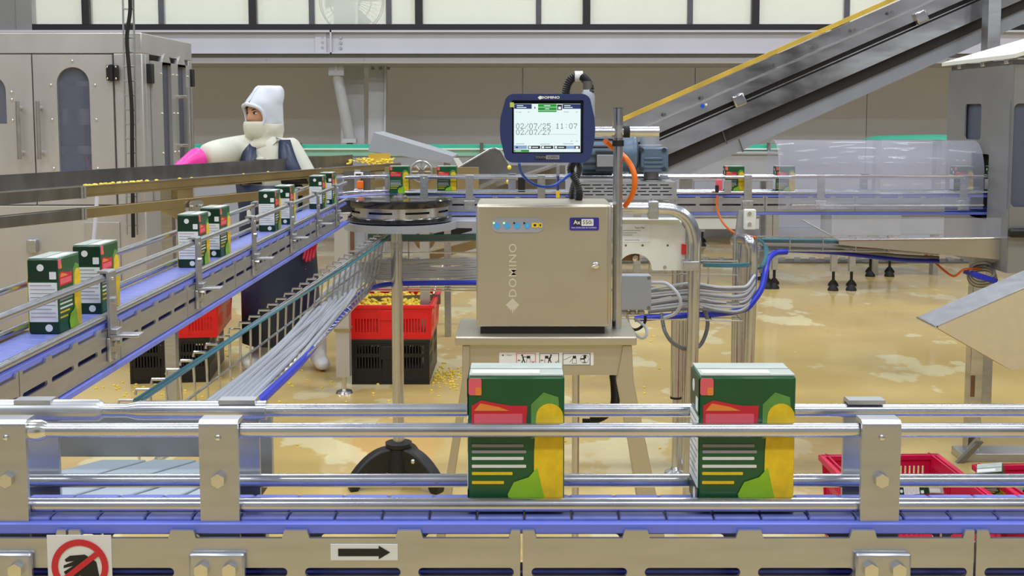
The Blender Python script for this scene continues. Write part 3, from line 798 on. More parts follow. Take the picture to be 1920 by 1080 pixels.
for k, a in enumerate((R(200), R(-30), R(75))):
    d = Vector((math.cos(a), math.sin(a), 0)); n_ = Vector((-d.y, d.x, 0)); c = Vector((DC.x - 0.015, DC.y, 0))
    prof = []
    for j in range(11):
        t = j/10; prof.append((0.03 + 0.17*t, 0.155 - 0.115*t**2.2))
    low = [(0.20, 0.0), (0.165, 0.0), (0.15, 0.03), (0.09, 0.055), (0.03, 0.06)]
    pts = [c + d*q[0] + Vector((0,0,q[1])) - n_*0.03 for q in prof + low]
    lg = MB().prism(pts, n_*0.06).build('tripod_leg', 'black', tn, bevel=0.008)
    MB().ball(c + d*0.09 + Vector((0,0,0.115)) - n_*0.03, 0.011, 10, 6).build('bolt', 'steel_bright', lg)
# curved chain around the disc with its outer guide rails
arcp = lambda r, z, a0=90, a1=180, n=18: [Vector((DC.x + r*math.cos(R(a0 + (a1-a0)*k/n)), DC.y + r*math.sin(R(a0 + (a1-a0)*k/n)), z)) for k in range(n+1)]
cv = thing('curved_conveyor', 'quarter-circle belt bend with steel rails around the black disc', 'conveyor', (DC.x - 0.16, DC.y + 0.16, 0))
for k in range(10):
    a0 = R(90 + 9*k + 0.3); a1 = R(90 + 9*k + 8.7); ri, ro = 0.203, 0.27
    q = [(DC.x + r*math.cos(a), DC.y + r*math.sin(a), BZ - 0.005) for r, a in ((ri,a0), (ro,a0), (ro,a1), (ri,a1))]
    MB().prism(q, (0,0,0.005)).build('belt_link', 'belt_blue', cv)
for z in (RZ, RLZ): MB().tube(arcp(0.285, z), 0.006, 12).build('guide_rail', 'steel_rail', cv)
b = MB()
o = arcp(0.278, 0); i_ = arcp(0.274, 0)
for k in range(len(o)-1):
    b.prism([o[k] + Vector((0,0,1.06)), o[k+1] + Vector((0,0,1.06)), i_[k+1] + Vector((0,0,1.06)), i_[k] + Vector((0,0,1.06))], (0,0,0.055))
b.build('side_plate', 'steel', cv)
for a in (105, 150):
    d = Vector((math.cos(R(a)), math.sin(R(a)), 0))
    for r in (0.296,):
        c = DC + d*r; M3 = Matrix.Rotation(R(a), 3, 'Z')
        MB().cbox((c.x, c.y, 1.15), (0.006, 0.032, 0.12), M3).build('rail_bracket', 'steel', cv)
# end plate with sensor at the corner (white slotted plates, orange tag)
cpz = P(0, 330, 4.42)
en = thing('sensor_bracket', 'steel corner bracket with white slotted clips and an orange sensor tag beside the bend', 'bracket', P(672, 400, 4.6))
MB().box((P(640, 0, 4.62).x, 4.62, P(0, 360, 4.62).z), (P(690, 0, 4.62).x, 4.63, P(0, 320, 4.62).z)).build('back_plate', 'steel_dark', en)
for yy in (327, 358):
    q = P(673, yy, 4.6); MB().box((q.x - 0.018, 4.585, q.z - 0.009), (q.x + 0.018, 4.6, q.z + 0.009)).build('slotted_clip', 'white', en, bevel=0.002)
    MB().box((q.x - 0.011, 4.582, q.z - 0.003), (q.x + 0.011, 4.586, q.z + 0.003)).build('slot', 'black', en)
q = P(676, 346, 4.6); MB().box((q.x - 0.012, 4.58, q.z - 0.016), (q.x + 0.012, 4.605, q.z + 0.016)).build('sensor_tag', 'tag_orange', en, bevel=0.003)
MB().box((q.x - 0.025, 4.6, 1.0), (q.x + 0.0, 4.615, q.z + 0.06)).build('post', 'steel', en)

# ------------------------------------------------------------------ clear tunnel guard over the far conveyor
tx0 = P(1462, 300, 4.4).x; tx1 = 1.815
tg = thing('tunnel_guard', 'clear plastic arched tunnel guard over the conveyor at the right', 'guard', ((tx0 + tx1)/2, FYC, 1.05))
prof = [(FYC - 0.115, 1.075), (FYC - 0.115, 1.22)]
for k in range(1, 15):
    a = PI - PI*k/14; prof.append((FYC + 0.115*math.cos(a), 1.22 + 0.125*math.sin(a)))
prof += [(FYC + 0.115, 1.075)]
sh = MB(); n = len(prof)
sh.add([(tx0, y, z) for y, z in prof] + [(tx1, y, z) for y, z in prof], [(k, k+1, n+k+1, n+k) for k in range(n-1)])
so_ = sh.build('shell', 'clear_guard', tg); sm = so_.modifiers.new('thickness', 'SOLIDIFY'); sm.thickness = 0.003
MB().tube([(tx0, y, z) for y, z in prof], 0.002, 6).build('front_edge', 'clear_guard', tg)
for zz, yy in ((RZ + 0.008, FYC - 0.112), (1.09, FYC - 0.119)):
    MB().cyl((tx0 + 0.05, yy, zz), (tx1, yy, zz), 0.0035, 8).build('edge_trim', 'steel_bright', tg)
MB().box((tx1 - 0.012, FYC - 0.12, 1.06), (tx1, FYC + 0.12, 1.36)).build('end_frame', 'steel_dark', tg) if False else None
# lower clear sheet and drip tray
ls = thing('drip_tray', 'tapered stainless drip tray hanging under the clear tunnel guard', 'tray', P(1720, 480, 4.3))
q0 = P(1573, 450, 4.28); q1 = P(1886, 446, 4.28); q2 = P(1886, 488, 4.28); q3 = P(1573, 459, 4.28)
MB().prism([q0, q1, q2, q3], (0, 0.004, 0)).build('front_panel', 'steel_brushed', ls)
MB().prism([q0 + Vector((0,0,-.004)), q1 + Vector((0,0,-.004)), q1 + Vector((0,.3,-.03)), q0 + Vector((0,.3,-.03))], (0,0,0.003)).build('floor_panel', 'steel', ls)
MB().cyl(q0, q1, 0.004, 8).build('rolled_edge', 'steel_bright', ls)
a = P(1503, 412, 4.3)
MB().prism([a, q0 + Vector((0,-.003,0)), q1 + Vector((0,-.003,0)), Vector((q1.x, q1.y - .003, a.z + 0.01)), ], (0, 0.003, 0)).build('clear_sheet', 'clear_sheet', ls)
MB().cyl(a, q0, 0.003, 6).build('sheet_edge', 'steel', ls)

# ------------------------------------------------------------------ machine at the right edge
RX = 1.84; RY0 = 4.22; RY1 = 4.86
rm = thing('packing_machine', 'grey stainless packing machine with slotted windows at the right edge', 'machine', (RX + 0.5, 4.55, 0))
rzt = P(1885, 121, RY0).z; rzb = P(1885, 512, RY0).z
wz0, wz1 = P(1820, 400, 4.6).z, P(1820, 195, 4.6).z
M = frame((RX, 0, 0), (0, -1, 0), (0, 0, 1))   # left side, outward normal -X
hole = rrect(-4.70, 1.12, -4.53, P(0,195,4.62).z, 0.02)
inlet = rrect(-(FYC + 0.13), 1.02, -(FYC - 0.13), 1.36, 0.02)
sdp = plate('side_panel', [(-RY1, rzb), (-RY0, rzb), (-RY0, rzt), (-RY1, rzt)], [rrect(-4.667, 1.345, -4.503, P(0,195,4.6).z, 0.015), rrect(-(FYC + 0.075), 1.03, -(FYC - 0.1), 1.29, 0.01)], 0.006, M, 'steel_panel', rm)
gp = MB().box((RX + 0.01, 4.49, 1.335), (RX + 0.014, 4.68, P(0,190,4.6).z)).build('window_pane', 'door_glass', rm)
fw = rrect(P(1897,300,RY0).x, P(0,388,RY0).z, P(1897,300,RY0).x + 0.3, P(0,194,RY0).z, 0.02)
plate('front_panel', [(RX, rzb), (RX + 1.0, rzb), (RX + 1.0, rzt), (RX, rzt)], [fw], 0.006, FRONT((0, RY0, 0)), 'steel_panel', rm)
MB().box((P(1897,300,RY0).x - 0.01, RY0 + 0.008, P(0,392,RY0).z), (P(1897,300,RY0).x + 0.31, RY0 + 0.012, P(0,190,RY0).z)).build('window_pane', 'door_glass', rm)
MB().box((RX, RY1, rzb), (RX + 1.0, RY1 + 0.006, rzt)).build('back_panel', 'steel_panel', rm)
MB().box((RX + 0.99, RY0, rzb), (RX + 1.0, RY1, rzt)).build('side_panel', 'steel_panel', rm)
MB().box((RX, RY0, rzb), (RX + 1.0, RY1, rzb + 0.01)).build('bottom_panel', 'steel_dark', rm)
MB().box((RX + 0.05, RY0 + 0.3, rzb), (RX + 0.9, RY1 - 0.05, rzt - 0.05)).build('inner_works', 'steel_dark', rm)
roofp = [(RX - 0.03, RY0 - 0.06, P(0, 117, RY0 - .06).z), (RX + 1.05, RY0 - 0.06, P(0, 117, RY0-.06).z), (RX + 1.05, RY1 + 0.03, P(0,117,RY0).z + 0.13), (RX - 0.03, RY1 + 0.03, P(0,117,RY0).z + 0.01)]
zf = rzt + 0.022
MB().prism([(RX - 0.02, RY0 - 0.04, zf), (RX + 1.0, RY0 - 0.04, zf + 0.30), (RX + 1.0, RY0 - 0.04, zf + 0.315), (RX - 0.02, RY0 - 0.04, zf + 0.015)], (0, RY1 - RY0 + 0.08, 0)).build('roof_slab', 'white_paint', rm)
MB().box((RX + 0.0, RY0 + 0.02, rzt), (RX + 0.95, RY1 - 0.02, rzt + 0.02)).build('roof_gasket', 'steel_dark', rm)
for y in (RY0 + 0.04, RY0 + 0.26, RY0 + 0.5):
    MB().box((RX - 0.012, y, rzt + 0.004), (RX + 0.03, y + 0.03, rzt + 0.026)).build('hinge', 'steel_bright', rm, bevel=0.003)
MB().box((P(1888, 430, RY0).x, RY0 - 0.035, P(0, 444, RY0).z), (P(1888, 430, RY0).x + 0.3, RY0, P(0, 427, RY0).z)).build('handle', 'black', rm, bevel=0.01)
for (x, y) in ((RX + 0.9, RY0 + 0.08), (RX + 0.9, RY1 - 0.08)):
    MB().box((x - 0.03, y - 0.03, 0), (x + 0.03, y + 0.03, rzb)).build('leg', 'steel', rm)
# discharge chute below the machine
ch = thing('discharge_chute', 'slanted discharge chute of dotted sheet steel under the packing machine', 'chute', P(1860, 690, 3.7))
yc0, yc1 = 3.55, 3.72
A = P(1756, 614, yc0); B = P(1935, 533, yc0); Cc = P(1935, 686, yc0); D = P(1896, 694, yc0)
A2 = P(1721, 602, yc1); B2 = P(1900, 522, yc1)
ext = Vector((0.3, 0, 0.0))
Bx = B + Vector((0.30, 0, 0.13)); Cx = Cc + Vector((0.3, 0, 0.0))
MB().prism([A, D, Cc, Cx, Bx, B], (0, 0.004, 0)).build('front_sheet', 'perforated', ch)
dd = Vector((0, yc1 - yc0, 0))
MB().prism([A, Bx, Bx + dd, A + dd], (0, 0, 0.004)).build('top_sheet', 'steel', ch)
MB().prism([A, A + dd, D + dd, D], (0.003, 0, -0.002)).build('end_sheet', 'steel_olive', ch)
MB().prism([A + dd, D + dd, Cx + dd, Bx + dd], (0, 0.004, 0)).build('back_sheet', 'perforated', ch)
MB().cyl(A, A + dd, 0.006, 8).build('lip', 'steel_bright', ch)
pl_ = P(1826, 840, 4.6)
lgp = MB().box((pl_.x - 0.027, 3.72, 0.03), (pl_.x + 0.027, 3.775, P(1826, 640, 3.75).z)).build('leg', 'steel_bright', ch) if False else None
st = thing('machine_leg_frame', 'stainless square leg on a flat floor channel below the dotted chute', 'leg frame', (pl_.x, 4.62, 0))
MB().box((pl_.x - 0.027, 4.60, 0.03), (pl_.x + 0.027, 4.655, 1.0)).build('leg', 'steel_mirror', st, bevel=0.003)
MB().box((pl_.x - 0.06, 4.57, 0.0), (pl_.x + 0.8, 4.69, 0.035)).build('floor_channel', 'steel', st, bevel=0.003)
MB().prism([(pl_.x - 0.09, 4.55, 0.0), (pl_.x - 0.06, 4.55, 0.0), (pl_.x + 0.02, 4.55, 0.09), (pl_.x - 0.005, 4.55, 0.09)], (0, 0.02, 0)).build('gusset', 'steel_dark', st)
MB().bolt((pl_.x + 0.008, 4.6, 0.2), 0.014, (0, -1, 0)).build('bolt', 'steel_bright', st)
MB().box((pl_.x - 0.022, 4.597, 0.27), (pl_.x - 0.006, 4.601, 0.36)).build('painted_reflection', 'rust_brown', st)  # reddish reflection on the leg, painted as a thin brown strip
# bundle of cables and blue connector under the machine
tag(MB().tube(catmull([P(1716, 462, 4.6), P(1745, 485, 4.5), P(1785, 517, 4.4), P(1808, 505, 4.35), P(1838, 504, 4.36)]), 0.005, 6).build('cable', 'cable_orange'),
    'thin orange cable sagging below the drip tray toward the machine', 'cable')
bn = thing('cable_coil', 'coil of grey cables with a blue connector under the packing machine', 'cable coil', P(1838, 525, 4.35))
for k in range(6):
    c = P(1842, 508, 4.35 + 0.03*k)
    MB().tube([c + Vector((0.045*math.cos(a)*(1 + .05*k), 0.01*math.sin(3*a), 0.035*math.sin(a) - 0.006*k)) for a in [2*PI*j/24 for j in range(24)]], 0.006, 6, closed=True).build('cable_loop', 'cable_dark' if k % 2 else 'cable_grey', bn)
MB().cbox(P(1838, 518, 4.36), (0.1, 0.1, 0.022), Matrix.Rotation(R(18), 3, 'Y')).build('connector', 'cable_blue', bn, bevel=0.003)

# ------------------------------------------------------------------ inclined conveyor rising to the right
IY = 5.55
inc = thing('inclined_conveyor', 'stainless inclined elevator conveyor rising to the upper right with yellow edge', 'conveyor', P(1500, 330, IY))
def strip(name, yl, th, mtl, Y0, dep, xl=1150, xr=1990, slope=-0.444, bev=0.0):
    """band whose upper edge passes (1180, yl) in the survey photo, th thick (px)"""
    y = lambda x: yl + slope*(x - 1180)
    a = P(xl, y(xl), Y0); b_ = P(xr, y(xr), Y0); s_ = Y0/FPX
    dn = Vector((0, 0, -th*s_))
    return MB().prism([a, b_, b_ + dn, a + dn], (0, dep, 0)).build(name, mtl, inc, bevel=bev)
strip('yellow_edge', 214, 9, 'yellow_strip', IY - 0.02, 0.025)
strip('upper_guard', 223, 30, 'steel_mirror', IY - 0.005, 0.02, slope=-0.438)
strip('guard_bead', 249, 4, 'steel_bright', IY - 0.03, 0.03, slope=-0.438)
strip('upper_channel', 252, 22, 'steel_mirror', IY - 0.04, 0.05, slope=-0.438)
strip('belt_slot', 272, 20, 'incline_belt', IY, 0.6, slope=-0.438)
strip('slot_wire', 283, 2, 'steel_bright', IY - 0.012, 0.01, slope=-0.438)
strip('lower_channel', 289, 33, 'steel_mirror', IY - 0.04, 0.05, slope=-0.438)
strip('return_belt', 322, 24, 'incline_belt', IY, 0.55, slope=-0.445, xl=1200)
strip('return_guard', 345, 32, 'plate_grey', IY + 0.02, 0.5, slope=-0.45, xl=1200)
strip('far_guard', 225, 60, 'steel', IY + 0.6, 0.02, slope=-0.44)
for (px_, py_) in ((1386, 188), (1727, 32)):
    c = P(px_, py_, IY - 0.05)
    MB().cbox(c, (0.06, 0.04, 0.06), Matrix.Rotation(R(-23.5), 3, 'Y')).build('joint_clip', 'steel_mirror', inc, bevel=0.008)
for (px_, py_) in ((1246, 215), (1316, 184), (1455, 121), (1602, 56), (1672, 23), (1530, 88)):
    MB().bolt(P(px_, py_, IY - 0.04), 0.009, (0, -1, 0)).build('bolt', 'steel_dark', inc)
MB().lathe([(0.010, 0), (0.010, 0.002)], P(1317, 199, IY - 0.042), 16, 'y').build('sticker', 'hose_blue', inc)
MB().lathe([(0.006, 0), (0.006, 0.002)], P(1324, 196, IY - 0.042), 16, 'y').build('sticker', 'white', inc)
for (px_, py_) in ((1355, 258), (1385, 273)):
    MB().tube([P(px_, py_ - 12, IY - 0.003), P(px_ + 8, py_ + 12, IY - 0.003)], 0.004, 5).build('weld_seam', 'steel_dark', inc)
ps = P(1858, 60, 5.4)
MB().box((ps.x - 0.03, 5.36, P(1858, 112, 5.4).z - 0.6), (ps.x + 0.03, 5.44, ps.z + 0.6)).build('support_post', 'steel', inc, bevel=0.003)
MB().box((ps.x - 0.05, 5.36, 0), (ps.x + 0.05, 5.44, 0.9)).build('support_post', 'steel', inc)
for px_ in (1240,):
    x = P(px_, 320, 5.7).x
    MB().box((x + 0.1, 5.7, 0), (x + 0.16, 5.76, P(0, 330, 5.7).z)).build('leg', 'steel', inc)

# ------------------------------------------------------------------ corn troughs at the left
def zed(y, Y): return P(0, y, Y).z
TA = Vector((-1.96, 4.05, 0)); TB = Vector((-0.72, 6.62, 0))
tdir = (TB - TA).normalized(); tnr = Vector((-tdir.y, tdir.x, 0))          # away from the viewer
ct = thing('corn_trough', 'long shallow stainless trough carrying corn kernels in front of the worker', 'trough', (TA + TB)/2)
zt = 1.222
def tpt(s, off, z): q = TA + (TB - TA)*s + tnr*off; return Vector((q.x, q.y, z))
S0, S1 = -0.25, 1.0
def slab(name, off, th, za, zb, mtl, s0=S0, s1=S1, bev=0.0):
    return MB().prism([tpt(s0, off, za), tpt(s1, off, za), tpt(s1, off, zb), tpt(s0, off, zb)], tnr*th).build(name, mtl, ct, bevel=bev)
slab('back_wall', 0.34, 0.006, 1.13, 1.203, 'steel_dark')
slab('front_wall', 0.0, 0.006, 1.116, 1.158, 'steel_olive', 0.16)
slab('front_wall', -0.004, 0.01, 1.114, 1.158, 'steel_dark', S0, 0.16)
MB().prism([tpt(S0, 0, 1.122), tpt(S1, 0, 1.122), tpt(S1, 0.34, 1.135), tpt(S0, 0.34, 1.135)], (0, 0, 0.004)).build('trough_floor', 'steel_dark', ct)
slab('front_lip', -0.004, 0.012, 1.158, 1.162, 'steel_bright')
slab('lower_beam', 0.0, 0.03, 1.030, 1.072, 'steel_olive', 0.16, 1.0, 0.002)
slab('lower_beam', -0.004, 0.04, 1.027, 1.072, 'steel_dark', S0, 0.16, 0.002)
for s in (0.16, 0.165):
    slab('flange_joint', -0.008, 0.03, 1.026, 1.074, 'steel', s - 0.003, s + 0.001); slab('flange_joint', -0.008, 0.03, 1.112, 1.16, 'steel', s - 0.003, s + 0.001)
for s in (0.37, 0.72):
    slab('upright', 0.005, 0.03, 1.072, 1.116, 'steel_olive', s - 0.02, s + 0.015)
sb = 0.385
bp = plate('pivot_plate', rrect(-0.045, -0.06, 0.045, 0.06, 0.02), [circle(0, -0.03, 0.009), circle(-0.025, 0, 0.006), circle(0.025, 0, 0.006), circle(0, 0.035, 0.006)], 0.006, frame(tpt(sb, -0.012, 1.0), tdir, (0,0,1)), 'steel', ct)
for s in (-1, 1):
    MB().prism([tpt(sb + s*0.02, 0, 1.030), tpt(sb + s*0.07, 0, 1.030), tpt(sb + s*0.02, 0, 0.965)], tnr*0.02).build('gusset', 'steel_olive', ct)
    MB().bolt(tpt(sb, -0.016, 1.03) + tdir*0.03*s, 0.01, -tnr).build('bolt', 'steel_bright', ct)
for s in (0.0, 0.39, 0.98):
    q = tpt(s, 0.17, 0); MB().box((q.x - 0.025, q.y - 0.025, 0), (q.x + 0.025, q.y + 0.025, 1.12)).build('leg', 'steel', ct)
# yellow end of the trough
e = tpt(0.985, 0.20, 1.185); MB().cbox(e + Vector((0.06, 0.05, 0.0)), (0.13, 0.01, 0.055)).build('yellow_end_plate', 'yellow_strip', ct)

def kernel_cloud(name, pts, label, r=0.006):
    b = MB()
    for p in pts:
        b.ball(p, r*random.uniform(0.7, 1.15), 6, 4, (1.1, 0.85, 0.7))
    return tag(b.build(name, 'corn'), label, 'corn', kind='stuff')
pts = []
for k in range(34): 
    s = random.uniform(0.17, 0.31); pts.append(tpt(s, random.uniform(0.004, 0.04), 1.162))
for k in range(26): pts.append(tpt(random.uniform(0.15, 1.0), random.uniform(0.01, 0.3), 1.14))
for k in range(130): pts.append(tpt(random.gauss(1.0, 0.02), random.uniform(0.08, 0.33), 1.15 + random.uniform(0, 0.03)))
kernel_cloud('corn_kernels', pts, 'yellow corn kernels lying in and spilling from the long trough', 0.008)

# tilted grey lid and dark hopper beyond the trough
lid = thing('hopper_lid', 'tilted grey sheet-metal lid above the end of the corn trough', 'lid', P(770, 300, 6.9))
a, b_, c_, d_ = P(700, 252, 7.0), P(850, 297, 7.0), P(843, 306, 7.0), P(690, 283, 7.0)
MB().prism([a, b_, c_, d_], (0, 0.02, 0)).build('side_sheet', 'plate_grey', lid)
MB().prism([a, b_, b_ + Vector((0, 0.5, 0)), a + Vector((0, 0.5, 0))], (0, 0, 0.012)).build('top_sheet', 'plate_grey', lid)
MB().prism([b_, b_ + Vector((0.05, 0, -0.09)), b_ + Vector((0.09, 0, -0.09)), b_ + Vector((0.03, 0, 0.0))], (0, 0.05, 0)).build('end_flap', 'white_paint', lid)
MB().box((P(700,0,7.2).x, 7.2, 0), (P(712,0,7.2).x, 7.26, P(0, 275, 7.2).z)).build('post', 'steel', lid)
MB().box((P(830,0,7.2).x, 7.2, 0), (P(842,0,7.2).x, 7.26, P(0, 296, 7.2).z)).build('post', 'steel', lid)
hp = thing('corn_hopper', 'dark stained stainless hopper with peaked side behind the conveyor', 'hopper', P(930, 360, 6.4))
HYY = 6.3
poly = [P(830, 332, HYY), P(918, 280, HYY), P(928, 278, HYY), P(938, 282, HYY), P(955, 310, HYY), P(1060, 310, HYY), P(1060, 372, HYY), P(830, 372, HYY)]
MB().prism(poly, (0, 0.012, 0)).build('side_sheet', 'steel_dark', hp)
MB().tube([poly[0], poly[1], poly[2], poly[3], poly[4]], 0.006, 6).build('rim', 'steel', hp)
MB().prism([P(930, 345, 6.1), P(1045, 308, 6.1), P(1045, 312, 6.1), P(930, 351, 6.1)], (0, 0.3, 0)).build('slide_plate', 'steel_bright', hp)
MB().prism([P(895, 352, 6.0), P(945, 330, 6.0), P(945, 334, 6.0), P(895, 358, 6.0)], (0, 0.2, 0)).build('slide_plate', 'steel_bright', hp)
for px_ in (905, 1045):
    x = P(px_, 380, HYY).x; MB().box((x - 0.025, HYY + 0.01, 0), (x + 0.025, HYY + 0.06, P(0, 372, HYY).z)).build('leg', 'steel', hp)
for (px_, py_) in ((955, 314), (952, 341), (961, 337)):
    MB().ball(P(px_, py_, 6.05), 0.012, 8, 6).build('corn_clump', 'corn', hp)
# chain wheel mechanism behind the bend
wh = thing('chain_wheel', 'grey spoked chain wheel behind the cartons at the bend', 'wheel', P(790, 330, 5.9))
c = P(790, 322, 5.9)
MB().tube(ring(c, 0.055, 0, 24), 0.006, 6, closed=True).build('rim', 'steel', wh)
for k in range(8):
    a = 2*PI*k/8; MB().tube([c, c + Vector((0.055*math.cos(a), 0, 0.055*math.sin(a)))], 0.004, 5).build('spoke', 'steel', wh)
MB().cyl(c + Vector((0,-.02,0)), c + Vector((0,.05,0)), 0.015).build('hub', 'steel_dark', wh)
MB().box((c.x - 0.2, 5.95, 0.98), (c.x + 0.3, 5.99, c.z + 0.02)).build('mounting_plate', 'steel_olive', wh)
MB().box((c.x - 0.02, 5.99, 0), (c.x + 0.03, 6.04, 1.0)).build('post', 'steel', wh)
# low scrap conveyor seen under the disc
lw = thing('belt_pulley', 'small beige flanged pulley with a dark belt low behind the disc pole', 'pulley', P(800, 480, 7.6))
c = P(797, 449, 7.6)
MB().lathe([(0.07, 0), (0.07, 0.03), (0.05, 0.03), (0.05, 0.06), (0.02, 0.06), (0.02, 0.09)], c, 20, 'y').build('flange', 'steel_olive', lw)
MB().prism([c + Vector((0.02, -.01, 0.03)), c + Vector((0.32, -.01, 0.1)), c + Vector((0.32, -.01, 0.06)), c + Vector((0.02, -.01, -0.02))], (0, 0.05, 0)).build('belt', 'black', lw)
MB().prism([c + Vector((0.0, .05, -0.1)), c + Vector((0.45, .05, 0.02)), c + Vector((0.45, .05, -0.04)), c + Vector((0.0, .05, -0.16))], (0, 0.05, 0)).build('side_rail', 'steel_olive', lw)
MB().box((c.x - 0.02, 7.65, 0), (c.x + 0.02, 7.7, c.z)).build('leg', 'steel', lw)

# ================================================================== milk cartons
CL, CW, CH = 0.078, 0.045, 0.111
def carton_proto():
    t = thing('carton', 'x', 'carton', (0, 0, -5))
    LOC[t.name] = Vector((0,0,0))
    b = MB().box((-CL/2, -CW/2, 0), (CL/2, CW/2, CH)).build('body', 'carton_green', t, bevel=0.0025, local=True)
    MB().box((-CL/2 + .001, -CW/2 + .001, CH), (CL/2 - .001, -0.001, CH + 0.0012)).build('top_flap', 'carton_top', t, local=True)
    MB().box((-CL/2 + .001, 0.001, CH), (CL/2 - .001, CW/2 - .001, CH + 0.0012)).build('top_flap', 'carton_top', t, local=True)
    MB().box((-CL/2 + .003, -0.018, CH + .0012), (CL/2 - .02, -0.006, CH + 0.0018)).build('top_print', 'carton_white', t, local=True)
    e = 0.0003
    def face(name, poly, m, lvl=1):       # wide face, looks along -Y
        vs, fs = curve_mesh([poly], e); M = FRONT((0, -CW/2 - e*lvl*1.3, 0)); return mesh_obj(name, [M @ v for v in vs], fs, m, t, 0, False, True)
    def back(name, poly, m, lvl=1):       # the other wide face carries the same print
        vs, fs = curve_mesh([poly], e); M = frame((0, CW/2 + e*lvl*1.3, 0), (-1,0,0), (0,0,1)); return mesh_obj(name, [M @ v for v in vs], fs, m, t, 0, False, True)
    def end(name, poly, m, lvl=1):        # narrow face, looks along -X
        vs, fs = curve_mesh([poly], e); M = frame((-CL/2 - e*lvl*1.3, 0, 0), (0,-1,0), (0,0,1)); return mesh_obj(name, [M @ v for v in vs], fs, m, t, 0, False, True)
    # wide face: pink mark, red banner with pale lettering band, text lines, corn cob with leaves
    for F in (face, back):
        F('corner_mark', rrect(-0.0385, 0.0957, -0.028, 0.1095, 0.002), 'carton_pink')
        F('corner_mark_band', rrect(-0.033, 0.0957, -0.028, 0.102, 0.001), 'carton_orange', 2)
        F('banner', [(-0.036, 0.070), (0.008, 0.070), (0.009, 0.087), (-0.004, 0.087), (-0.014, 0.0885), (-0.028, 0.0915), (-0.036, 0.087)], 'carton_red')
        F('banner_flare', [(-0.034, 0.083), (-0.006, 0.083), (-0.014, 0.086), (-0.029, 0.089)], 'carton_orange', 2)
        F('banner_lettering', rrect(-0.034, 0.0725, 0.005, 0.0805, 0.001), 'carton_pink', 2)
        F('corn_silk_print', [(0.012, 0.06), (0.037, 0.06), (0.034, 0.094), (0.022, 0.098), (0.012, 0.088)], 'carton_silk')
        cob = [(0.014, 0.002), (0.038, 0.002), (0.038, 0.075)] + [(0.027 + 0.011*math.cos(R(a)), 0.078 + 0.011*math.sin(R(a))) for a in range(0, 181, 20)] + [(0.0145, 0.05)]
        F('corn_print', cob, 'carton_yellow', 2)
        F('husk_print', [(-0.004, 0.002), (0.026, 0.002), (0.022, 0.014), (0.017, 0.036), (0.010, 0.028), (-0.002, 0.024), (-0.007, 0.014)], 'carton_leaf', 3)
        for k, (z, x1, m) in enumerate(((0.054, 0.006, 'print_grey'), (0.049, 0.008, 'print_grey'), (0.0435, 0.006, 'carton_white'), (0.037, 0.008, 'carton_white'), (0.031, -0.003, 'carton_yellow'), (0.0235, -0.010, 'carton_yellow'))):
            F('text_line', rrect(-0.036, z - 0.0012, x1, z + 0.0012, 0.0005, 2), m)
    # narrow face: dark header with logo spots, white ingredient panel, badge
    end('header_print', rrect(-0.0215, 0.0785, 0.0215, 0.109, 0.001), 'carton_dark')
    end('round_logo', circle(-0.003, 0.098, 0.0052, 18), 'carton_white', 2)
    end('square_logo', rrect(0.010, 0.081, 0.020, 0.092, 0.001), 'carton_white', 2)
    end('ingredient_panel', rrect(-0.0215, 0.018, 0.0205, 0.076, 0.0008), 'carton_white')
    for k in range(9):
        z = 0.072 - 0.0058*k
        end('text_line', rrect(-0.019, z - 0.0004, 0.018 if k % 3 else 0.012, z + 0.0004, 0.0002, 2), 'print_grey', 2)
    end('base_print', rrect(-0.0215, 0.001, 0.0215, 0.017, 0.001), 'carton_dark')
    end('badge', circle(0.007, 0.009, 0.0055, 16), 'carton_white', 2)
    return t
cp = carton_proto(); used = [False]
def carton(loc, rot, label, group):
    if not used[0]:
        used[0] = True; cp.location = loc; cp.rotation_euler = rot if not isinstance(rot, (int, float)) else (0,0,rot); tag(cp, label, 'carton', group); return cp
    return copy_tree(cp, loc, rot, label, group)
nc = 'cartons riding on the conveyors'
carton((P(968, 800, .89).x, 0.910, BZ), 0, 'green corn milk carton in the foreground in front of the printer stand', nc)
carton((P(1400, 800, .89).x, 0.910, BZ), 0, 'green corn milk carton in the foreground right of the printer stand', nc)
lb = ['first and nearest', 'second', 'third', 'fourth', 'fifth', 'sixth', 'seventh', 'eighth and farthest']
for (d, s) in zip((1.62, 1.785, 2.33, 2.50, 3.05, 3.25, 3.78, 3.98), lb):
    carton((-0.7225 + CW/2, d + CL/2, BZ), PI/2 + R(random.uniform(-2, 2)), 'green carton on the left conveyor, %s in its row from the viewer' % s, nc)
carton((P(749, 330, 4.5).x, FYC, BZ), 0, 'green carton passing behind the black disc, left of the pair at the bend', nc)
carton((P(838, 330, 4.5).x, FYC, BZ), 0, 'green carton just past the black disc, beside the printer cabinet', nc)
carton((P(1377, 330, 4.5).x, FYC, BZ), 0, 'green carton on the far conveyor left of the clear tunnel mouth', nc)
carton((P(1472, 330, 4.5).x, FYC, BZ), 0, 'green carton just entering the clear tunnel mouth', nc)
carton((P(1806, 330, 4.5).x, FYC, BZ), 0, 'green carton seen through the clear tunnel behind its right bracket', nc)
carton((P(1872, 330, 4.5).x, FYC, BZ), 0, 'green carton at the far right inside the clear tunnel', nc)

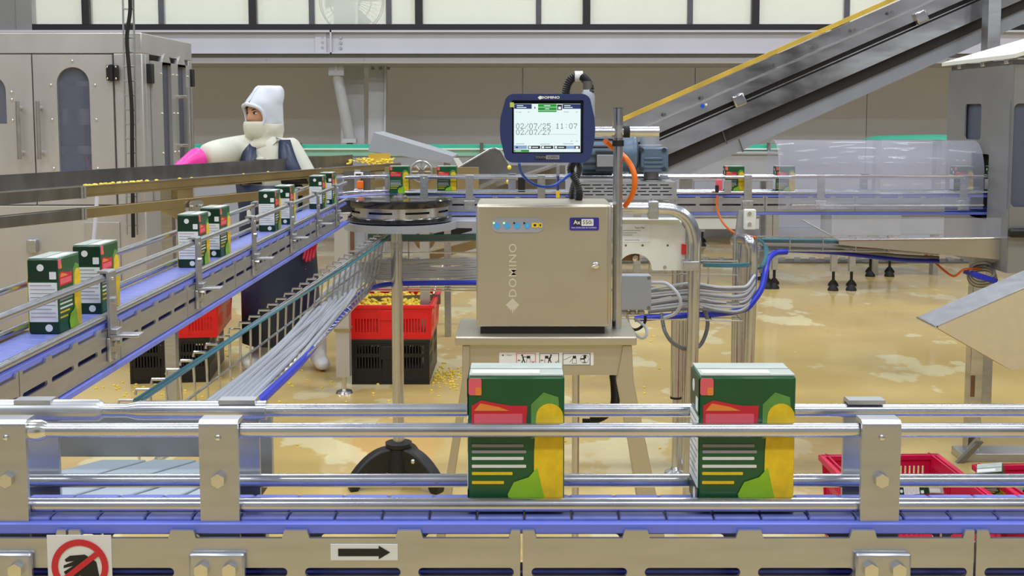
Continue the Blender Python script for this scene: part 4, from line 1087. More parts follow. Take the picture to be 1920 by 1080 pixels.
# ================================================================== printer on its stand
KY = 3.262
ka = P(892, 384, KY); kb = P(1147, 615, KY); KD = 0.25
kz0, kz1 = kb.z, ka.z; kx0, kx1 = ka.x, kb.x
pr = thing('printer_cabinet', 'square stainless inkjet printer cabinet standing on a steel stand', 'printer', ((kx0+kx1)/2, KY + KD/2, P(1000, 629, KY + .02).z))
MB().box((kx0, KY + 0.012, kz0), (kx1, KY + KD, kz1)).build('body', 'steel_brushed', pr, bevel=0.008)
dw = MB().box((kx0 + 0.003, KY, kz0 + 0.003), (kx1 - 0.012, KY + 0.012, kz1 - 0.002)).build('door', 'steel_brushed', pr, bevel=0.005)
MB().box((kx0 + 0.012, KY + 0.015, P(0, 629, KY+.015).z), (kx1 - 0.02, KY + KD - 0.02, kz0)).build('plinth', 'black', pr)
pa = P(922, 422, KY); pb = P(1020, 422, KY); hh = 0.0215
plate('led_panel', rrect(pa.x, pa.z - hh, pb.x, pa.z + hh, hh - 0.0005, 8), [], 0.002, FRONT((0, KY - 0.001, 0)), 'grey_plastic', pr)
for i, x in enumerate((932, 951, 970, 989)):
    c = P(x, 423, KY); v, f = curve_mesh([circle(0, 0, 0.0088, 20)], 0.0004); M = FRONT((c.x, KY - 0.0026, c.z)); mesh_obj('button', [M @ q for q in v], f, 'led_blue', pr, smooth=False)
    c2 = P(x - 6, 418, KY); v, f = curve_mesh([circle(0, 0, 0.0028, 10)], 0.0004); M = FRONT((c2.x, KY - 0.0036, c2.z)); mesh_obj('indicator', [M @ q for q in v], f, 'led_green' if i < 2 else 'print_black', pr, smooth=False)
    if i == 3:
        lettering('symbol', '!', 0.011, FRONT((c.x, KY - 0.0036, c.z)), 'white', pr)
for x, hw in ((1003, 0.0095), (1013, 0.0055)):
    c = P(x, 422, KY); plate('warning_symbol', rrect(c.x - hw, c.z - 0.007, c.x + hw, c.z + 0.007, 0.003), [], 0.0006, FRONT((0, KY - 0.0026, 0)), 'tag_yellow', pr)
    plate('warning_mark', rrect(c.x - hw*0.4, c.z - 0.003, c.x + hw*0.4, c.z + 0.003, 0.001), [], 0.0004, FRONT((0, KY - 0.0034, 0)), 'print_black', pr)
ba = P(1068, 432, KY); bb = P(1123, 408, KY)
bd = plate('model_badge', rrect(ba.x, ba.z, bb.x, bb.z, 0.004), [], 0.002, FRONT((0, KY - 0.001, 0)), 'print_badge', pr)
c = P(1095, 417, KY)
plate('badge_field', rrect(P(1076,0,KY).x, c.z - 0.010, P(1091,0,KY).x, c.z + 0.010, 0.002), [], 0.0004, FRONT((0, KY - 0.0024, 0)), 'scr_dark', bd)
plate('badge_field', rrect(P(1092,0,KY).x, c.z - 0.010, P(1115,0,KY).x, c.z + 0.010, 0.002), [], 0.0004, FRONT((0, KY - 0.0024, 0)), 'paper', bd)
lettering('badge_lettering', 'Ax', 0.0165, FRONT((P(1083.5,0,KY).x, KY - 0.003, c.z)), 'white', bd, bold=0.0003)
lettering('badge_lettering', '550i', 0.0165, FRONT((P(1103.5,0,KY).x, KY - 0.003, c.z)), 'print_black', bd)
lettering('badge_lettering', 'FOR TETRA PAK BY DOMINO', 0.0056, FRONT((c.x, KY - 0.0026, P(0,427,KY).z)), 'white', bd)
cl_ = P(962, 507, KY); M = frame((cl_.x, KY - 0.0006, cl_.z), (0,0,1), (-1,0,0))
lettering('door_lettering', 'DOMINO', 0.032, M, 'etch', pr, spacing=1.12, sx=1.12, bold=0.0002)
cd_ = P(961, 571, KY)
v, f = curve_mesh([[(0, 0.019), (0.02, -0.001), (0.012, -0.009), (0.012, -0.016), (0.008, -0.011), (0.006, -0.024), (0.003, -0.012), (0, -0.03), (-0.003, -0.012), (-0.006, -0.02), (-0.009, -0.01), (-0.013, -0.014), (-0.013, -0.007), (-0.02, -0.001)]], 0.0002)
M = FRONT((cd_.x, KY - 0.0006, cd_.z)); mesh_obj('door_emblem', [M @ q for q in v], f, 'etch', pr, smooth=False)
ck = P(1117, 497, KY)
MB().lathe([(0.010, 0), (0.010, 0.006), (0.007, 0.008)], (ck.x, KY, ck.z), 18, 'y').build('lock', 'steel_bright', pr)
MB().cbox((ck.x - 0.004, KY - 0.014, ck.z), (0.02, 0.012, 0.006), Matrix.Rotation(R(-20), 3, 'Y')).build('key_wing', 'steel_bright', pr, bevel=0.002)

# stand
SY = 3.225
sa = P(853, 632, SY); sb_ = P(1194, 648, SY); sd = 0.30
sn = thing('printer_stand', 'stainless steel stand with splayed legs under the printer cabinet', 'stand', ((sa.x+sb_.x)/2, SY + sd/2, 0))
MB().box((sa.x, SY, sb_.z), (sb_.x, SY + sd, sa.z)).build('top', 'steel_brushed', sn, bevel=0.004)
ap0 = P(881, 648, SY + .02); ap1 = P(1168, 703, SY + .02)
apn = MB().box((ap0.x, SY + 0.018, ap1.z), (ap1.x, SY + 0.024, sb_.z)).build('apron', 'steel_brushed', sn)
MB().box((ap0.x, SY + sd - 0.03, ap1.z), (ap1.x, SY + sd - 0.024, sb_.z)).build('apron', 'steel_brushed', sn)
def leg(xt0, xt1, xb0, xb1, xf0, xf1, Y):
    a, b = P(xt0, 648, Y), P(xt1, 648, Y); m0, m1 = P(xb0, 715, Y), P(xb1, 715, Y); e0, e1 = P(xf0, 885, Y), P(xf1, 885, Y)
    k = (0.02 - e0.z)/(e0.z - m0.z)
    g0 = e0 + (e0 - m0)*k; g1 = e1 + (e1 - m1)*k
    MB().prism([a, b, m1, e1, g1, g0, e0, m0], (0, 0.03, 0)).build('leg', 'steel_brushed', sn, bevel=0.002)
    return (g0 + g1)/2
feet = [leg(867, 881, 866, 880, 838, 852, SY + 0.012), leg(1168, 1185, 1156, 1188, 1188, 1222, SY + 0.012),
        leg(867, 881, 866, 880, 840, 854, SY + sd - 0.05), leg(1168, 1182, 1160, 1182, 1186, 1216, SY + sd - 0.05)]
for q in feet: MB().lathe([(0.03, 0), (0.03, 0.012), (0.012, 0.016), (0.012, 0.03)], (q.x, q.y + 0.015, 0), 16).build('foot', 'rubber', sn)
xm = P(1078, 760, SY + .2).x
MB().cyl((xm, SY + 0.15, 0.06), (xm, SY + 0.15, sb_.z), 0.011, 14).build('centre_post', 'steel_rail', sn)
MB().box((feet[2].x, SY + sd - 0.05, 0.14), (feet[3].x, SY + sd - 0.03, 0.17)).build('stretcher', 'steel_brushed', sn)
# handling sticker with pictograms
q0 = P(936, 685, SY + .018); q1 = P(1113, 661, SY + .018); YS = SY + 0.018
stk = plate('instruction_sticker', rrect(q0.x, q0.z, q1.x, q1.z, 0.003), [], 0.001, FRONT((0, YS - 0.0005, 0)), 'paper', sn)
X = lambda x: P(x, 670, YS).x; Z = lambda y: P(1000, y, YS).z
def ink(name, polys, m='print_black', lvl=1):
    b = MB()
    M = FRONT((0, YS - 0.0010 - 0.0003*lvl, 0))
    for poly in polys:
        v, f = curve_mesh(poly if isinstance(poly[0], list) else [poly], 0.0001); b.add([M @ q for q in v], f)
    return b.build(name, m, stk, smooth=False)
def boxframe(xa, xb, ya, yb, m):
    t_ = 0.0016
    ink('picture_frame', [[[(X(xa), Z(yb)), (X(xb), Z(yb)), (X(xb), Z(ya)), (X(xa), Z(ya))], [(X(xa)+t_, Z(yb)+t_), (X(xb)-t_, Z(yb)+t_), (X(xb)-t_, Z(ya)-t_), (X(xa)+t_, Z(ya)-t_)]]], m)
boxframe(968, 1004.5, 662, 684.5, 'print_red'); boxframe(1011.5, 1048, 662, 684.5, 'carton_dark'); boxframe(1055, 1107, 662, 684.5, 'print_black')
def seg(xa, ya, xb, yb, wd=1.0):
    a = Vector((X(xa), Z(ya))); b = Vector((X(xb), Z(yb))); d = (b - a).normalized()*(wd*SY/FPX/2); n_ = Vector((-d.y, d.x))
    return [tuple(a + n_), tuple(b + n_), tuple(b - n_), tuple(a - n_)]
def figure(x, flip):
    s = -1 if flip else 1
    return [circle(X(x), Z(666), 0.0028, 10), seg(x + s*1, 668, x + s*2.5, 674, 2.6), seg(x + s*2.5, 673, x - s*1, 681, 1.8), seg(x + s*2.5, 673, x + s*5.5, 681, 1.8), seg(x + s*1, 669, x + s*9, 669.5, 1.2)]
def standp(x): return [[(X(x-3.2), Z(672)), (X(x+3.2), Z(672)), (X(x+3.2), Z(667)), (X(x-3.2), Z(667))], seg(x-3, 672, x-4, 681, .6), seg(x+3, 672, x+4, 681, .6), seg(x-4, 681, x+4, 681, .6)]
ink('pictogram', figure(979, False) + standp(991) + [[(X(970.5), Z(675.5)), (X(973), Z(677)), (X(973), Z(674))], seg(972.5, 675.5, 976, 675.5, 1)])
ink('pictogram', [seg(997, 677, 1002, 681, .9), seg(1002, 677, 997, 681, .9)], 'print_red')
ink('pictogram', standp(1025) + figure(1033, True)[:4] + [seg(1034, 669, 1028, 672, 1.2), [(X(1013.5), Z(675.5)), (X(1016), Z(677)), (X(1016), Z(674))], seg(1015.5, 675.5, 1019, 675.5, 1), seg(1041, 678, 1043, 680.5, .9), seg(1043, 680.5, 1046, 676, .9)])
ink('pictogram', standp(1077) + [seg(1057, 675, 1071, 668, .6), seg(1068, 679, 1075, 671, .6), [circle(X(1096), Z(673), 0.0128, 24), circle(X(1096), Z(673), 0.0121, 24)], [(X(1094), Z(672)), (X(1099), Z(672)), (X(1099), Z(666)), (X(1094), Z(666))], [(X(1088), Z(674)), (X(1096), Z(674)), (X(1096), Z(671.5)), (X(1088), Z(671.5))], seg(1096, 672, 1096, 679, 1.2), seg(1093, 679, 1099, 679, 1.2)])
ink('small_emblem', [[(X(941), Z(666)), (X(943), Z(664.5)), (X(945), Z(666)), (X(943), Z(667.5))]])
lettering('small_lettering', 'DOMINO', 0.0036, FRONT((X(954.5), YS - 0.0014, Z(666))), 'print_black', stk)

# ------------------------------------------------------------------ monitor on its pole
PYY = 3.36
xp = P(1158, 400, PYY).x
pole = thing('monitor_pole', 'vertical stainless pole with a horizontal tube standing beside the printer cabinet', 'pole', (xp, PYY, sa.z))
MB().cyl((xp, PYY, sa.z), (xp, PYY, P(0, 203, PYY).z), 0.0145, 24).build('upright_tube', 'steel_rail', pole)
MB().tube([(xp, PYY, P(0,203,PYY).z), (xp, PYY, P(0,202,PYY).z)], 0.0125, 20).build('tube_bore', 'black', pole)
MB().lathe([(0.018, P(0, 258, PYY).z), (0.018, P(0, 235, PYY).z)], (xp, PYY, 0), 20).build('tee_socket', 'steel', pole)
zt_ = P(0, 247, PYY).z
MB().cyl((P(1105,0,PYY).x, PYY, zt_), (P(1238,0,PYY).x, PYY, zt_), 0.0155, 22).build('cross_tube', 'steel_rail', pole)
MB().cyl((P(1170.5,0,PYY).x, PYY, zt_), (P(1182.5,0,PYY).x, PYY, zt_), 0.0178, 20).build('black_collar', 'rubber', pole)
MB().lathe([(0.0175, P(0, 274, PYY).z), (0.0175, P(0, 263, PYY).z)], (xp, PYY, 0), 20).build('black_band', 'rubber', pole)
MB().bolt((P(1167,0,PYY).x, PYY - 0.012, zt_ + 0.004), 0.006, (0,-1,0)).build('set_screw', 'steel_bright', pole)

MY = 3.17
mo = thing('touch_monitor', 'dark blue touch screen operator panel mounted on the pole', 'monitor', P(1028, 307, MY + .03))
XM = lambda x: P(x, 240, MY).x; ZM = lambda y: P(1028, y, MY).z
def monoutline(k=0.0):
    def arcpts(cx, cy, r, a0, a1, n=6): return [(cx + r*math.cos(R(a0 + (a1-a0)*j/n)), cy + r*math.sin(R(a0 + (a1-a0)*j/n))) for j in range(n+1)]
    x0, x1, zt, zb = XM(937) + k, XM(1116) - k, ZM(176) - k, ZM(305) + k; zc = (zt + zb)/2
    r = 0.026; o = []
    o += arcpts(x1 - 0.012 - r, zt - r, r, 90, 20); 
    o += [(x1 - 0.002, zc + 0.03), (x1, zc), (x1 - 0.001, zc - 0.03)]
    o += arcpts(x1 - 0.010 - r, zb + r, r, -20, -90)
    o += arcpts(x0 + 0.012 + r, zb + r, r, 270, 200)
    o += [(x0 + 0.002, zc - 0.03), (x0, zc), (x0 + 0.002, zc + 0.03)]
    o += arcpts(x0 + 0.014 + r, zt - r, r, 160, 90)
    return o
scr = rrect(XM(960), ZM(288), XM(1094), ZM(188), 0.003, 3)
hs = plate('bezel', monoutline(), [scr], 0.02, FRONT((0, MY + 0.011, 0)), 'monitor_blue', mo, bevel=0.004)
plate('back_shell', monoutline(0.006), [], 0.035, FRONT((0, MY + 0.04, 0)), 'monitor_blue_dark', mo, bevel=0.008)
plate('screen_surround', rrect(XM(958), ZM(290), XM(1096), ZM(186), 0.003), [], 0.002, FRONT((0, MY + 0.018, 0)), 'black_gloss', mo)
SYM = MY + 0.0155
sc0, sc1, sc2, sc3 = 963.5, 1089, 194.5, 285.5
screen = plate('screen', [(XM(sc0), ZM(sc3)), (XM(sc1), ZM(sc3)), (XM(sc1), ZM(sc2)), (XM(sc0), ZM(sc2))], [], 0.001, FRONT((0, SYM, 0)), 'scr_white', mo, smooth=False)
def ui(name, x0, y0, x1, y1, m, lvl=1, r=0.0):
    poly = rrect(XM(x0), ZM(y1), XM(x1), ZM(y0), r, 3) if r else [(XM(x0), ZM(y1)), (XM(x1), ZM(y1)), (XM(x1), ZM(y0)), (XM(x0), ZM(y0))]
    v, f = curve_mesh([poly], 0.00005); M = FRONT((0, SYM - 0.0006 - 0.0002*lvl, 0)); return mesh_obj(name, [M @ q for q in v], f, m, screen, 0, False)
def uitext(body, x, y, size, m, lvl=2, **kw):
    return lettering('screen_lettering', body, size, FRONT((XM(x), SYM - 0.0006 - 0.0002*lvl, ZM(y))), m, screen, **kw)
ui('header_bar', 964, 195, 997, 204, 'scr_blue'); ui('header_bar', 1055, 195, 1089, 204, 'scr_blue'); ui('run_tile', 1009, 195, 1044, 210, 'scr_green', 1, 0.001)
ui('tile_line', 1009, 200.6, 1044, 201.3, 'scr_white', 2); ui('tile_line', 1009, 207, 1044, 207.6, 'scr_white', 2); ui('stop_tile', 1045, 196, 1054, 206.5, 'scr_dark')
ui('stop_icon', 1047, 200, 1052, 205, 'scr_white', 2)
ui('play_icon', 1002, 200.5, 1004, 203.5, 'scr_dark')
for x, y, w_ in ((975, 198, 12), (978, 201.5, 18), (1064, 198, 12), (1066, 201.5, 16), (1026, 198, 12), (1026, 204, 8)): ui('header_text', x - w_/2, y - .7, x + w_/2, y + .7, 'scr_white', 2)
for x, y, w_ in ((969, 210, 3), (975, 210.5, 5), (991, 210, 4), (1062, 210, 9), (1082, 210, 4), (1072, 265, 3), (1082, 265, 3), (975, 270, 16), (1022, 270.5, 18), (1066, 270, 20)): ui('small_text', x - w_/2, y - .4, x + w_/2, y + .4, 'print_grey')
ui('footer_home', 964, 273, 988, 279.5, 'scr_pale'); ui('home_icon', 967.5, 275, 971, 278.5, 'scr_blue', 2)
for x in (990, 1014.5, 1039):
    ui('footer_button', x, 273.5, x + 23, 279.5, 'scr_dark', 1, 0.001); ui('button_icon', x + 1.5, 274.5, x + 6, 278.5, 'scr_white', 2); ui('button_text', x + 8, 275.8, x + 19, 277.4, 'scr_white', 2)
ui('footer_tile', 1062, 273.5, 1078, 279.5, 'scr_pale'); ui('lock_tile', 1078, 273.5, 1088, 279.5, 'scr_dark'); ui('lock_icon', 1080, 275, 1085, 278.8, 'scr_white', 2)
ui('status_bar', 964, 281, 992, 285.2, 'scr_green'); ui('ruler_line', 985, 251.8, 1083, 252.2, 'print_grey'); ui('status_text', 966, 282.5, 977, 284, 'scr_white', 2)
DOT = {'0': '01110 10001 10001 10001 10001 10001 01110', '1': '00100 01100 00100 00100 00100 00100 01110', '2': '01110 10001 00001 00010 00100 01000 11111',
       '5': '11111 10000 11110 00001 00001 10001 01110', '7': '11111 00001 00001 00010 00100 00100 00100', '/': '00001 00001 00010 00100 01000 10000 10000',
       ':': '00000 00100 00000 00000 00000 00100 00000', ' ': '00000 00000 00000 00000 00000 00000 00000'}
def dotline(txt, xs, ya, yb):
    b = MB(); ph = (yb - ya)/7.0
    for i, chx in enumerate(txt):
        for r_, row in enumerate(DOT[chx].split()):
            for c_, on in enumerate(row):
                if on == '1':
                    x = xs + i*8.34 + c_*1.32; y = ya + r_*ph
                    b.box((XM(x), SYM - 0.0012, ZM(y + ph*.86)), (XM(x + 1.1), SYM - 0.0010, ZM(y)))
    o = b.build('date_code', 'scr_text', screen, smooth=False); o['kind'] = 'stuff'
dotline('02/07/25 11:07', 967.5, 231.5, 241.5); dotline('02/07/27', 967.5, 243, 253)
lettering('brand_lettering', 'DOMINO', 0.0098, FRONT((XM(1031.5), MY - 0.0003, ZM(183))), 'white', mo, bold=0.0003, sx=1.3)
v, f = curve_mesh([[(XM(1008), ZM(183)), (XM(1012.5), ZM(179.5)), (XM(1017.5), ZM(183)), (XM(1012.5), ZM(187))]], 0.0001); M = FRONT((0, MY - 0.0003, 0)); mesh_obj('brand_emblem', [M @ q for q in v], f, 'white', mo, smooth=False)
MB().box((XM(1003), MY - 0.0006, ZM(298.5)), (XM(1024), MY, ZM(291))).build('name_plate', 'scr_dark', mo); MB().box((XM(1024), MY - 0.0006, ZM(298.5)), (XM(1049), MY, ZM(291))).build('name_plate', 'print_grey', mo)
lettering('name_lettering', 'TOUCH', 0.0085, FRONT((XM(1013.8), MY - 0.0011, ZM(294.8))), 'print_grey', mo); lettering('name_lettering', 'SCREEN', 0.0085, FRONT((XM(1036.5), MY - 0.0011, ZM(294.8))), 'scr_dark', mo)
MB().box((XM(956), MY - 0.0007, ZM(201)), (XM(963.5), MY, ZM(192))).build('sticker', 'tag_green', mo)
MB().box((XM(1050), MY + 0.06, ZM(262)), (XM(1112), MY + 0.16, ZM(234))).build('mount_block', 'steel_dark', mo, bevel=0.004)

# print head parked behind the monitor, with its corrugated conduit
hd = thing('print_head', 'grey metal print head poking up behind the blue monitor', 'print head', P(1100, 230, 3.34))
c = P(1102, 190, 3.36); MB().lathe([(0.022, -0.1), (0.022, 0.015), (0.016, 0.03), (0.012, 0.04)], c, 8).build('body', 'plate_grey', hd, bevel=0.003)
MB().lathe([(0.014, 0.035), (0.014, 0.06)], c, 14).build('gland', 'steel_dark', hd)
def hose(name, pts, r, mtl, label, cat='hose', rib=0.006, group=None):
    cp_ = catmull(pts, 24); L = 0; out = [cp_[0]]; 
    # resample evenly
    acc = 0; step = rib/2; res = [cp_[0]]; prev = cp_[0]; need = step
    for q in cp_[1:]:
        d = (q - prev).length
        while d >= need and d > 0:
            prev = prev + (q - prev)*(need/d); res.append(prev); d = (q - prev).length; need = step
        need -= d; prev = q
    rad = [r if (k//1) % 2 else r*0.82 for k in range(len(res))]
    return tag(MB().tube(res, rad, 10).build(name, mtl, smooth=False), label, cat, group)
hose('corrugated_hose', [P(1064, 205, 3.4), P(1061, 175, 3.4), P(1068, 152, 3.4), P(1085, 142, 3.4), P(1100, 152, 3.38), P(1106, 168, 3.36), P(1105, 178, 3.36)], 0.0135, 'black', 'black corrugated hose arching over the top of the monitor')
MB().lathe([(0.016, -0.012), (0.016, 0.012)], P(1085, 143, 3.4), 14, 'x').build('hose_clip', 'white', hd)
hose('corrugated_hose', [P(1078, 300, 3.40), P(1070, 318, 3.42), P(1080, 340, 3.42), P(1086, 360, 3.42), P(1084, 380, 3.45)], 0.012, 'black', 'black corrugated hose hanging between monitor and printer cabinet, front one')
hose('corrugated_hose', [P(1084, 300, 3.48), P(1086, 320, 3.49), P(1076, 345, 3.49), P(1072, 365, 3.49), P(1074, 382, 3.5)], 0.010, 'black', 'thinner black hose crossing behind the hanging corrugated hose below the monitor')
tag(MB().tube(catmull([P(973, 306, 3.25), P(978, 325, 3.27), P(995, 342, 3.3), P(1018, 350, 3.32), P(1042, 346, 3.36), P(1070, 326, 3.4)]), 0.0042, 8).build('air_hose', 'hose_blue'), 'thin blue hose looping below the monitor', 'hose')
tag(MB().tube(catmull([P(1135, 264, 3.38), P(1143, 272, 3.40), P(1160, 285, 3.42), P(1176, 300, 3.36), P(1188, 322, 3.33), P(1190, 345, 3.33), P(1184, 368, 3.36), P(1172, 386, 3.40)]), 0.0085, 12).build('orange_hose', 'hose_orange'),
    'thick orange hose curving around the pole beside the monitor', 'hose')
hose('corrugated_hose', [P(1148, 700, 3.4), P(1151, 730, 3.4), P(1149, 760, 3.4), P(1130, 783, 3.4), P(1105, 786, 3.4)], 0.011, 'rubber', 'black ribbed hose hanging below the printer stand, outer loop')
hose('corrugated_hose', [P(1160, 700, 3.46), P(1160, 735, 3.46), P(1150, 768, 3.46), P(1120, 788, 3.46), P(1092, 790, 3.46)], 0.010, 'rubber', 'black ribbed hose hanging below the printer stand, inner loop')

# ------------------------------------------------------------------ gear motor and slotted cover behind the monitor
GY = 4.38
gm = thing('gear_motor', 'blue grey gear motor mounted above the slotted steel cover behind the pole', 'motor', P(1190, 335, GY))
g0 = P(1198, 332, GY); g1 = P(1250, 276, GY)
gb_ = MB().box((g0.x, GY - 0.06, P(0, 322, GY).z), (g1.x, GY + 0.07, g1.z)).build('gear_box', 'motor_blue', gm, bevel=0.006)
for z in (297, 305, 313):
    q = P(1226, z, GY - .06); MB().box((P(1210,0,GY-.06).x, GY - 0.066, q.z - 0.004), (P(1246,0,GY-.06).x, GY - 0.058, q.z + 0.004)).build('rib', 'motor_blue', gb_, bevel=0.002)
for x in (1203, 1245):
    for y in (281, 317): 
        q = P(x, y, GY - .06); MB().bolt((q.x, q.y, q.z), 0.009, (0,-1,0), 0.008).build('bolt', 'motor_dark', gb_)
c = P(1218, 270, GY); MB().lathe([(0.05, P(0, 276, GY).z), (0.05, P(0, 272, GY).z), (0.038, P(0, 271, GY).z), (0.038, P(0, 254, GY).z)], (c.x, GY, 0), 24).build('top_flange', 'plate_grey', gm)
c = P(1221, 330, GY); MB().lathe([(0.045, P(0, 341, GY).z), (0.042, P(0, 337, GY).z), (0.03, P(0, 335, GY).z), (0.03, P(0, 322, GY).z)], (c.x, GY, 0), 24).build('output_flange', 'steel_dark', gm)
zc = P(0, 290, GY).z; xr0 = P(1198, 0, GY).x; xl0 = P(1088, 0, GY).x
MB().lathe([(0.06, xl0), (0.075, xl0 + 0.01), (0.075, xr0 - 0.085), (0.068, xr0 - 0.08), (0.068, xr0 - 0.04), (0.075, xr0 - 0.03), (0.075, xr0 - 0.01), (0.05, xr0)], (0, GY, zc), 36, 'x').build('motor_body', 'motor_blue', gm)
for k in range(14):
    a = 2*PI*k/14; MB().cbox(((xl0 + xr0 - 0.09)/2, GY + 0.077*math.cos(a), zc + 0.077*math.sin(a)), (xr0 - xl0 - 0.11, 0.012, 0.006), Matrix.Rotation(a, 3, 'X')).build('cooling_fin', 'motor_dark', gm)
q = P(1140, 298, GY - .08); MB().box((P(1118,0,GY).x, GY - 0.095, P(0,313,GY-.09).z), (P(1152,0,GY).x, GY - 0.08, P(0,290,GY-.09).z)).build('terminal_plate', 'print_grey', gm, bevel=0.003)
MB().box((P(1116,0,GY).x, GY - 0.088, P(0,322,GY-.09).z), (P(1160,0,GY).x, GY - 0.07, P(0,282,GY-.09).z)).build('terminal_box', 'motor_dark', gm, bevel=0.004)
cv_ = thing('slotted_cover', 'slotted stainless drive cover under the gear motor', 'cover', P(1175, 374, 4.3))
c0 = P(1080, 374, 4.28); c1 = P(1269, 341, 4.28)
slots = []
for r_ in range(4):
    z = c1.z - 0.012 - 0.0125*r_
    for k in range(9):
        x = c0.x + 0.02 + 0.043*k + (0.012 if r_ % 2 else 0)
        if x + 0.036 < c1.x - 0.012: slots.append([(x, z - 0.002), (x + 0.034, z - 0.002), (x + 0.034, z + 0.002), (x, z + 0.002)])
plate('front_sheet', [(c0.x, c0.z), (c1.x, c0.z), (c1.x, c1.z), (c0.x, c1.z)], slots, 0.003, FRONT((0, 4.28, 0)), 'steel', cv_)
MB().box((c0.x, 4.28, c1.z - 0.003), (c1.x, 4.44, c1.z)).build('top_sheet', 'steel', cv_)
MB().box((c1.x - 0.003, 4.28, c0.z), (c1.x, 4.44, c1.z)).build('end_sheet', 'steel', cv_)
MB().box((c0.x + 0.004, 4.30, c0.z), (c1.x - 0.004, 4.43, c1.z - 0.006)).build('drive_box', 'slot_dark', cv_)

# photo-eye sensors on the far conveyor
se = thing('photo_sensor', 'small sensor with yellow tag clipped to the far conveyor below the monitor', 'sensor', P(1045, 372, 4.4))
q = P(1046, 355, 4.4); MB().box((q.x - 0.006, 4.39, P(0,345,4.4).z), (q.x + 0.006, 4.40, P(0,310,4.4).z)).build('bracket', 'steel', se)
MB().cyl(P(1046, 330, 4.39), P(1046, 358, 4.39), 0.005, 8).build('sensor_body', 'deep_blue', se)
q = P(1046, 364, 4.385); MB().box((q.x - 0.007, 4.38, q.z - 0.014), (q.x + 0.007, 4.39, q.z + 0.014)).build('yellow_tag', 'tag_yellow', se)
q = P(978, 346, 4.46); MB().box((q.x - 0.014, 4.45, q.z - 0.022), (q.x + 0.014, 4.47, q.z + 0.022)).build('black_reflector', 'black', se)
s2 = thing('photo_sensor', 'small red lit sensor on the rail left of the clear tunnel', 'sensor', P(1347, 370, 4.42))
q = P(1348, 347, 4.42); MB().box((q.x - 0.012, 4.41, q.z - 0.022), (q.x + 0.012, 4.43, q.z + 0.022)).build('sensor_body', 'carton_pink', s2, bevel=0.003)
q = P(1344, 354, 4.41); MB().box((q.x - 0.006, 4.40, q.z - 0.014), (q.x + 0.006, 4.415, q.z + 0.014)).build('lens', 'black', s2)
q = P(1364, 350, 4.42); MB().box((q.x - 0.014, 4.41, q.z - 0.026), (q.x + 0.014, 4.42, q.z + 0.026)).build('bracket', 'steel', s2)
tag(MB().tube(catmull([P(1345, 366, 4.42), P(1345, 392, 4.42), P(1356, 418, 4.40), P(1378, 437, 4.38), P(1402, 442, 4.36), P(1420, 446, 4.36)]), 0.0045, 8).build('cable', 'cable_orange'),
    'thin orange sensor cable drooping from the rail left of the clear tunnel', 'cable')

# ------------------------------------------------------------------ white print unit, junction box, tube frame
wu = thing('reject_unit', 'white sheet-metal unit with a printed label mounted below the conveyor', 'control unit', P(1230, 515, 4.05))
UY = 4.05
o = [(P(1160,0,UY).x, P(0,412,UY).z), (P(1278,0,UY).x, P(0,412,UY).z), (P(1290,0,UY).x, P(0,430,UY).z), (P(1290,0,UY).x, P(0,507,UY).z), (P(1230,0,UY).x, P(0,507,UY).z)]
o += [(P(1195,0,UY).x + 0.062*math.cos(R(a)), P(0,505,UY).z + 0.058*math.sin(R(a))) for a in range(0, 181, 15)] + [(P(1160,0,UY).x, P(0,505,UY).z)]
plate('front_plate', o, [], 0.004, FRONT((0, UY, 0)), 'white_paint', wu)
MB().box((P(1240,0,UY).x, UY + 0.004, P(0,500,UY).z), (P(1288,0,UY).x, UY + 0.15, P(0,430,UY).z)).build('housing', 'white_paint', wu, bevel=0.005)
MB().box((P(1165,0,UY).x, UY + 0.02, P(0,470,UY).z), (P(1285,0,UY).x, UY + 0.16, P(0,415,UY).z)).build('housing', 'white_paint', wu, bevel=0.005)
lbp = MB().box((P(1165,0,UY).x, UY - 0.0032, P(0,454,UY).z), (P(1222,0,UY).x, UY - 0.002, P(0,420,UY).z)).build('printed_label', 'paper', wu)
lettering('label_lettering', 'Tetra Pak', 0.0095, FRONT((P(1203,0,UY).x, UY - 0.0036, P(0,427,UY).z)), 'print_black', lbp)
for y, x0, x1 in ((432, 1171, 1205), (436.5, 1171, 1198), (440.5, 1171, 1190), (450, 1175, 1203)):
    MB().box((P(x0,0,UY).x, UY - 0.0036, P(0,y+.5,UY).z), (P(x1,0,UY).x, UY - 0.0033, P(0,y-.5,UY).z)).build('label_line', 'print_grey', lbp)
for x in (1177, 1209, 1257): MB().lathe([(0.004, 0), (0.004, 0.001)], (P(x,0,UY).x, UY - 0.002, P(0,460,UY).z), 10, 'y').build('screw_hole', 'rust_brown', wu)
for x in (1252,): MB().lathe([(0.007, 0), (0.006, 0.002)], (P(x,0,UY).x, UY - 0.002, P(0,501,UY).z), 12, 'y').build('screw', 'steel', wu)
MB().box((P(1283,0,UY).x, UY - 0.02, P(0,476,UY).z), (P(1291,0,UY).x, UY + 0.02, P(0,457,UY).z)).build('red_lens', 'print_red', wu)
MB().box((P(1172,0,UY).x, UY + 0.05, P(0,492,UY).z), (P(1206,0,UY).x, UY + 0.08, P(0,474,UY).z)).build('bracket', 'rust_brown', wu)
MB().ball(P(1191, 484, UY + .04), 0.012, 12, 8).build('bolt', 'steel_bright', wu)
jb = thing('junction_box', 'pale grey plastic junction box with cable glands beside the cabinet', 'junction box', P(1197, 593, 3.75))
JY = 3.75
jl = MB().box((P(1160,0,JY).x, JY, P(0,582,JY).z), (P(1227,0,JY).x, JY + 0.012, P(0,516,JY).z)).build('lid', 'grey_plastic', jb, bevel=0.004)
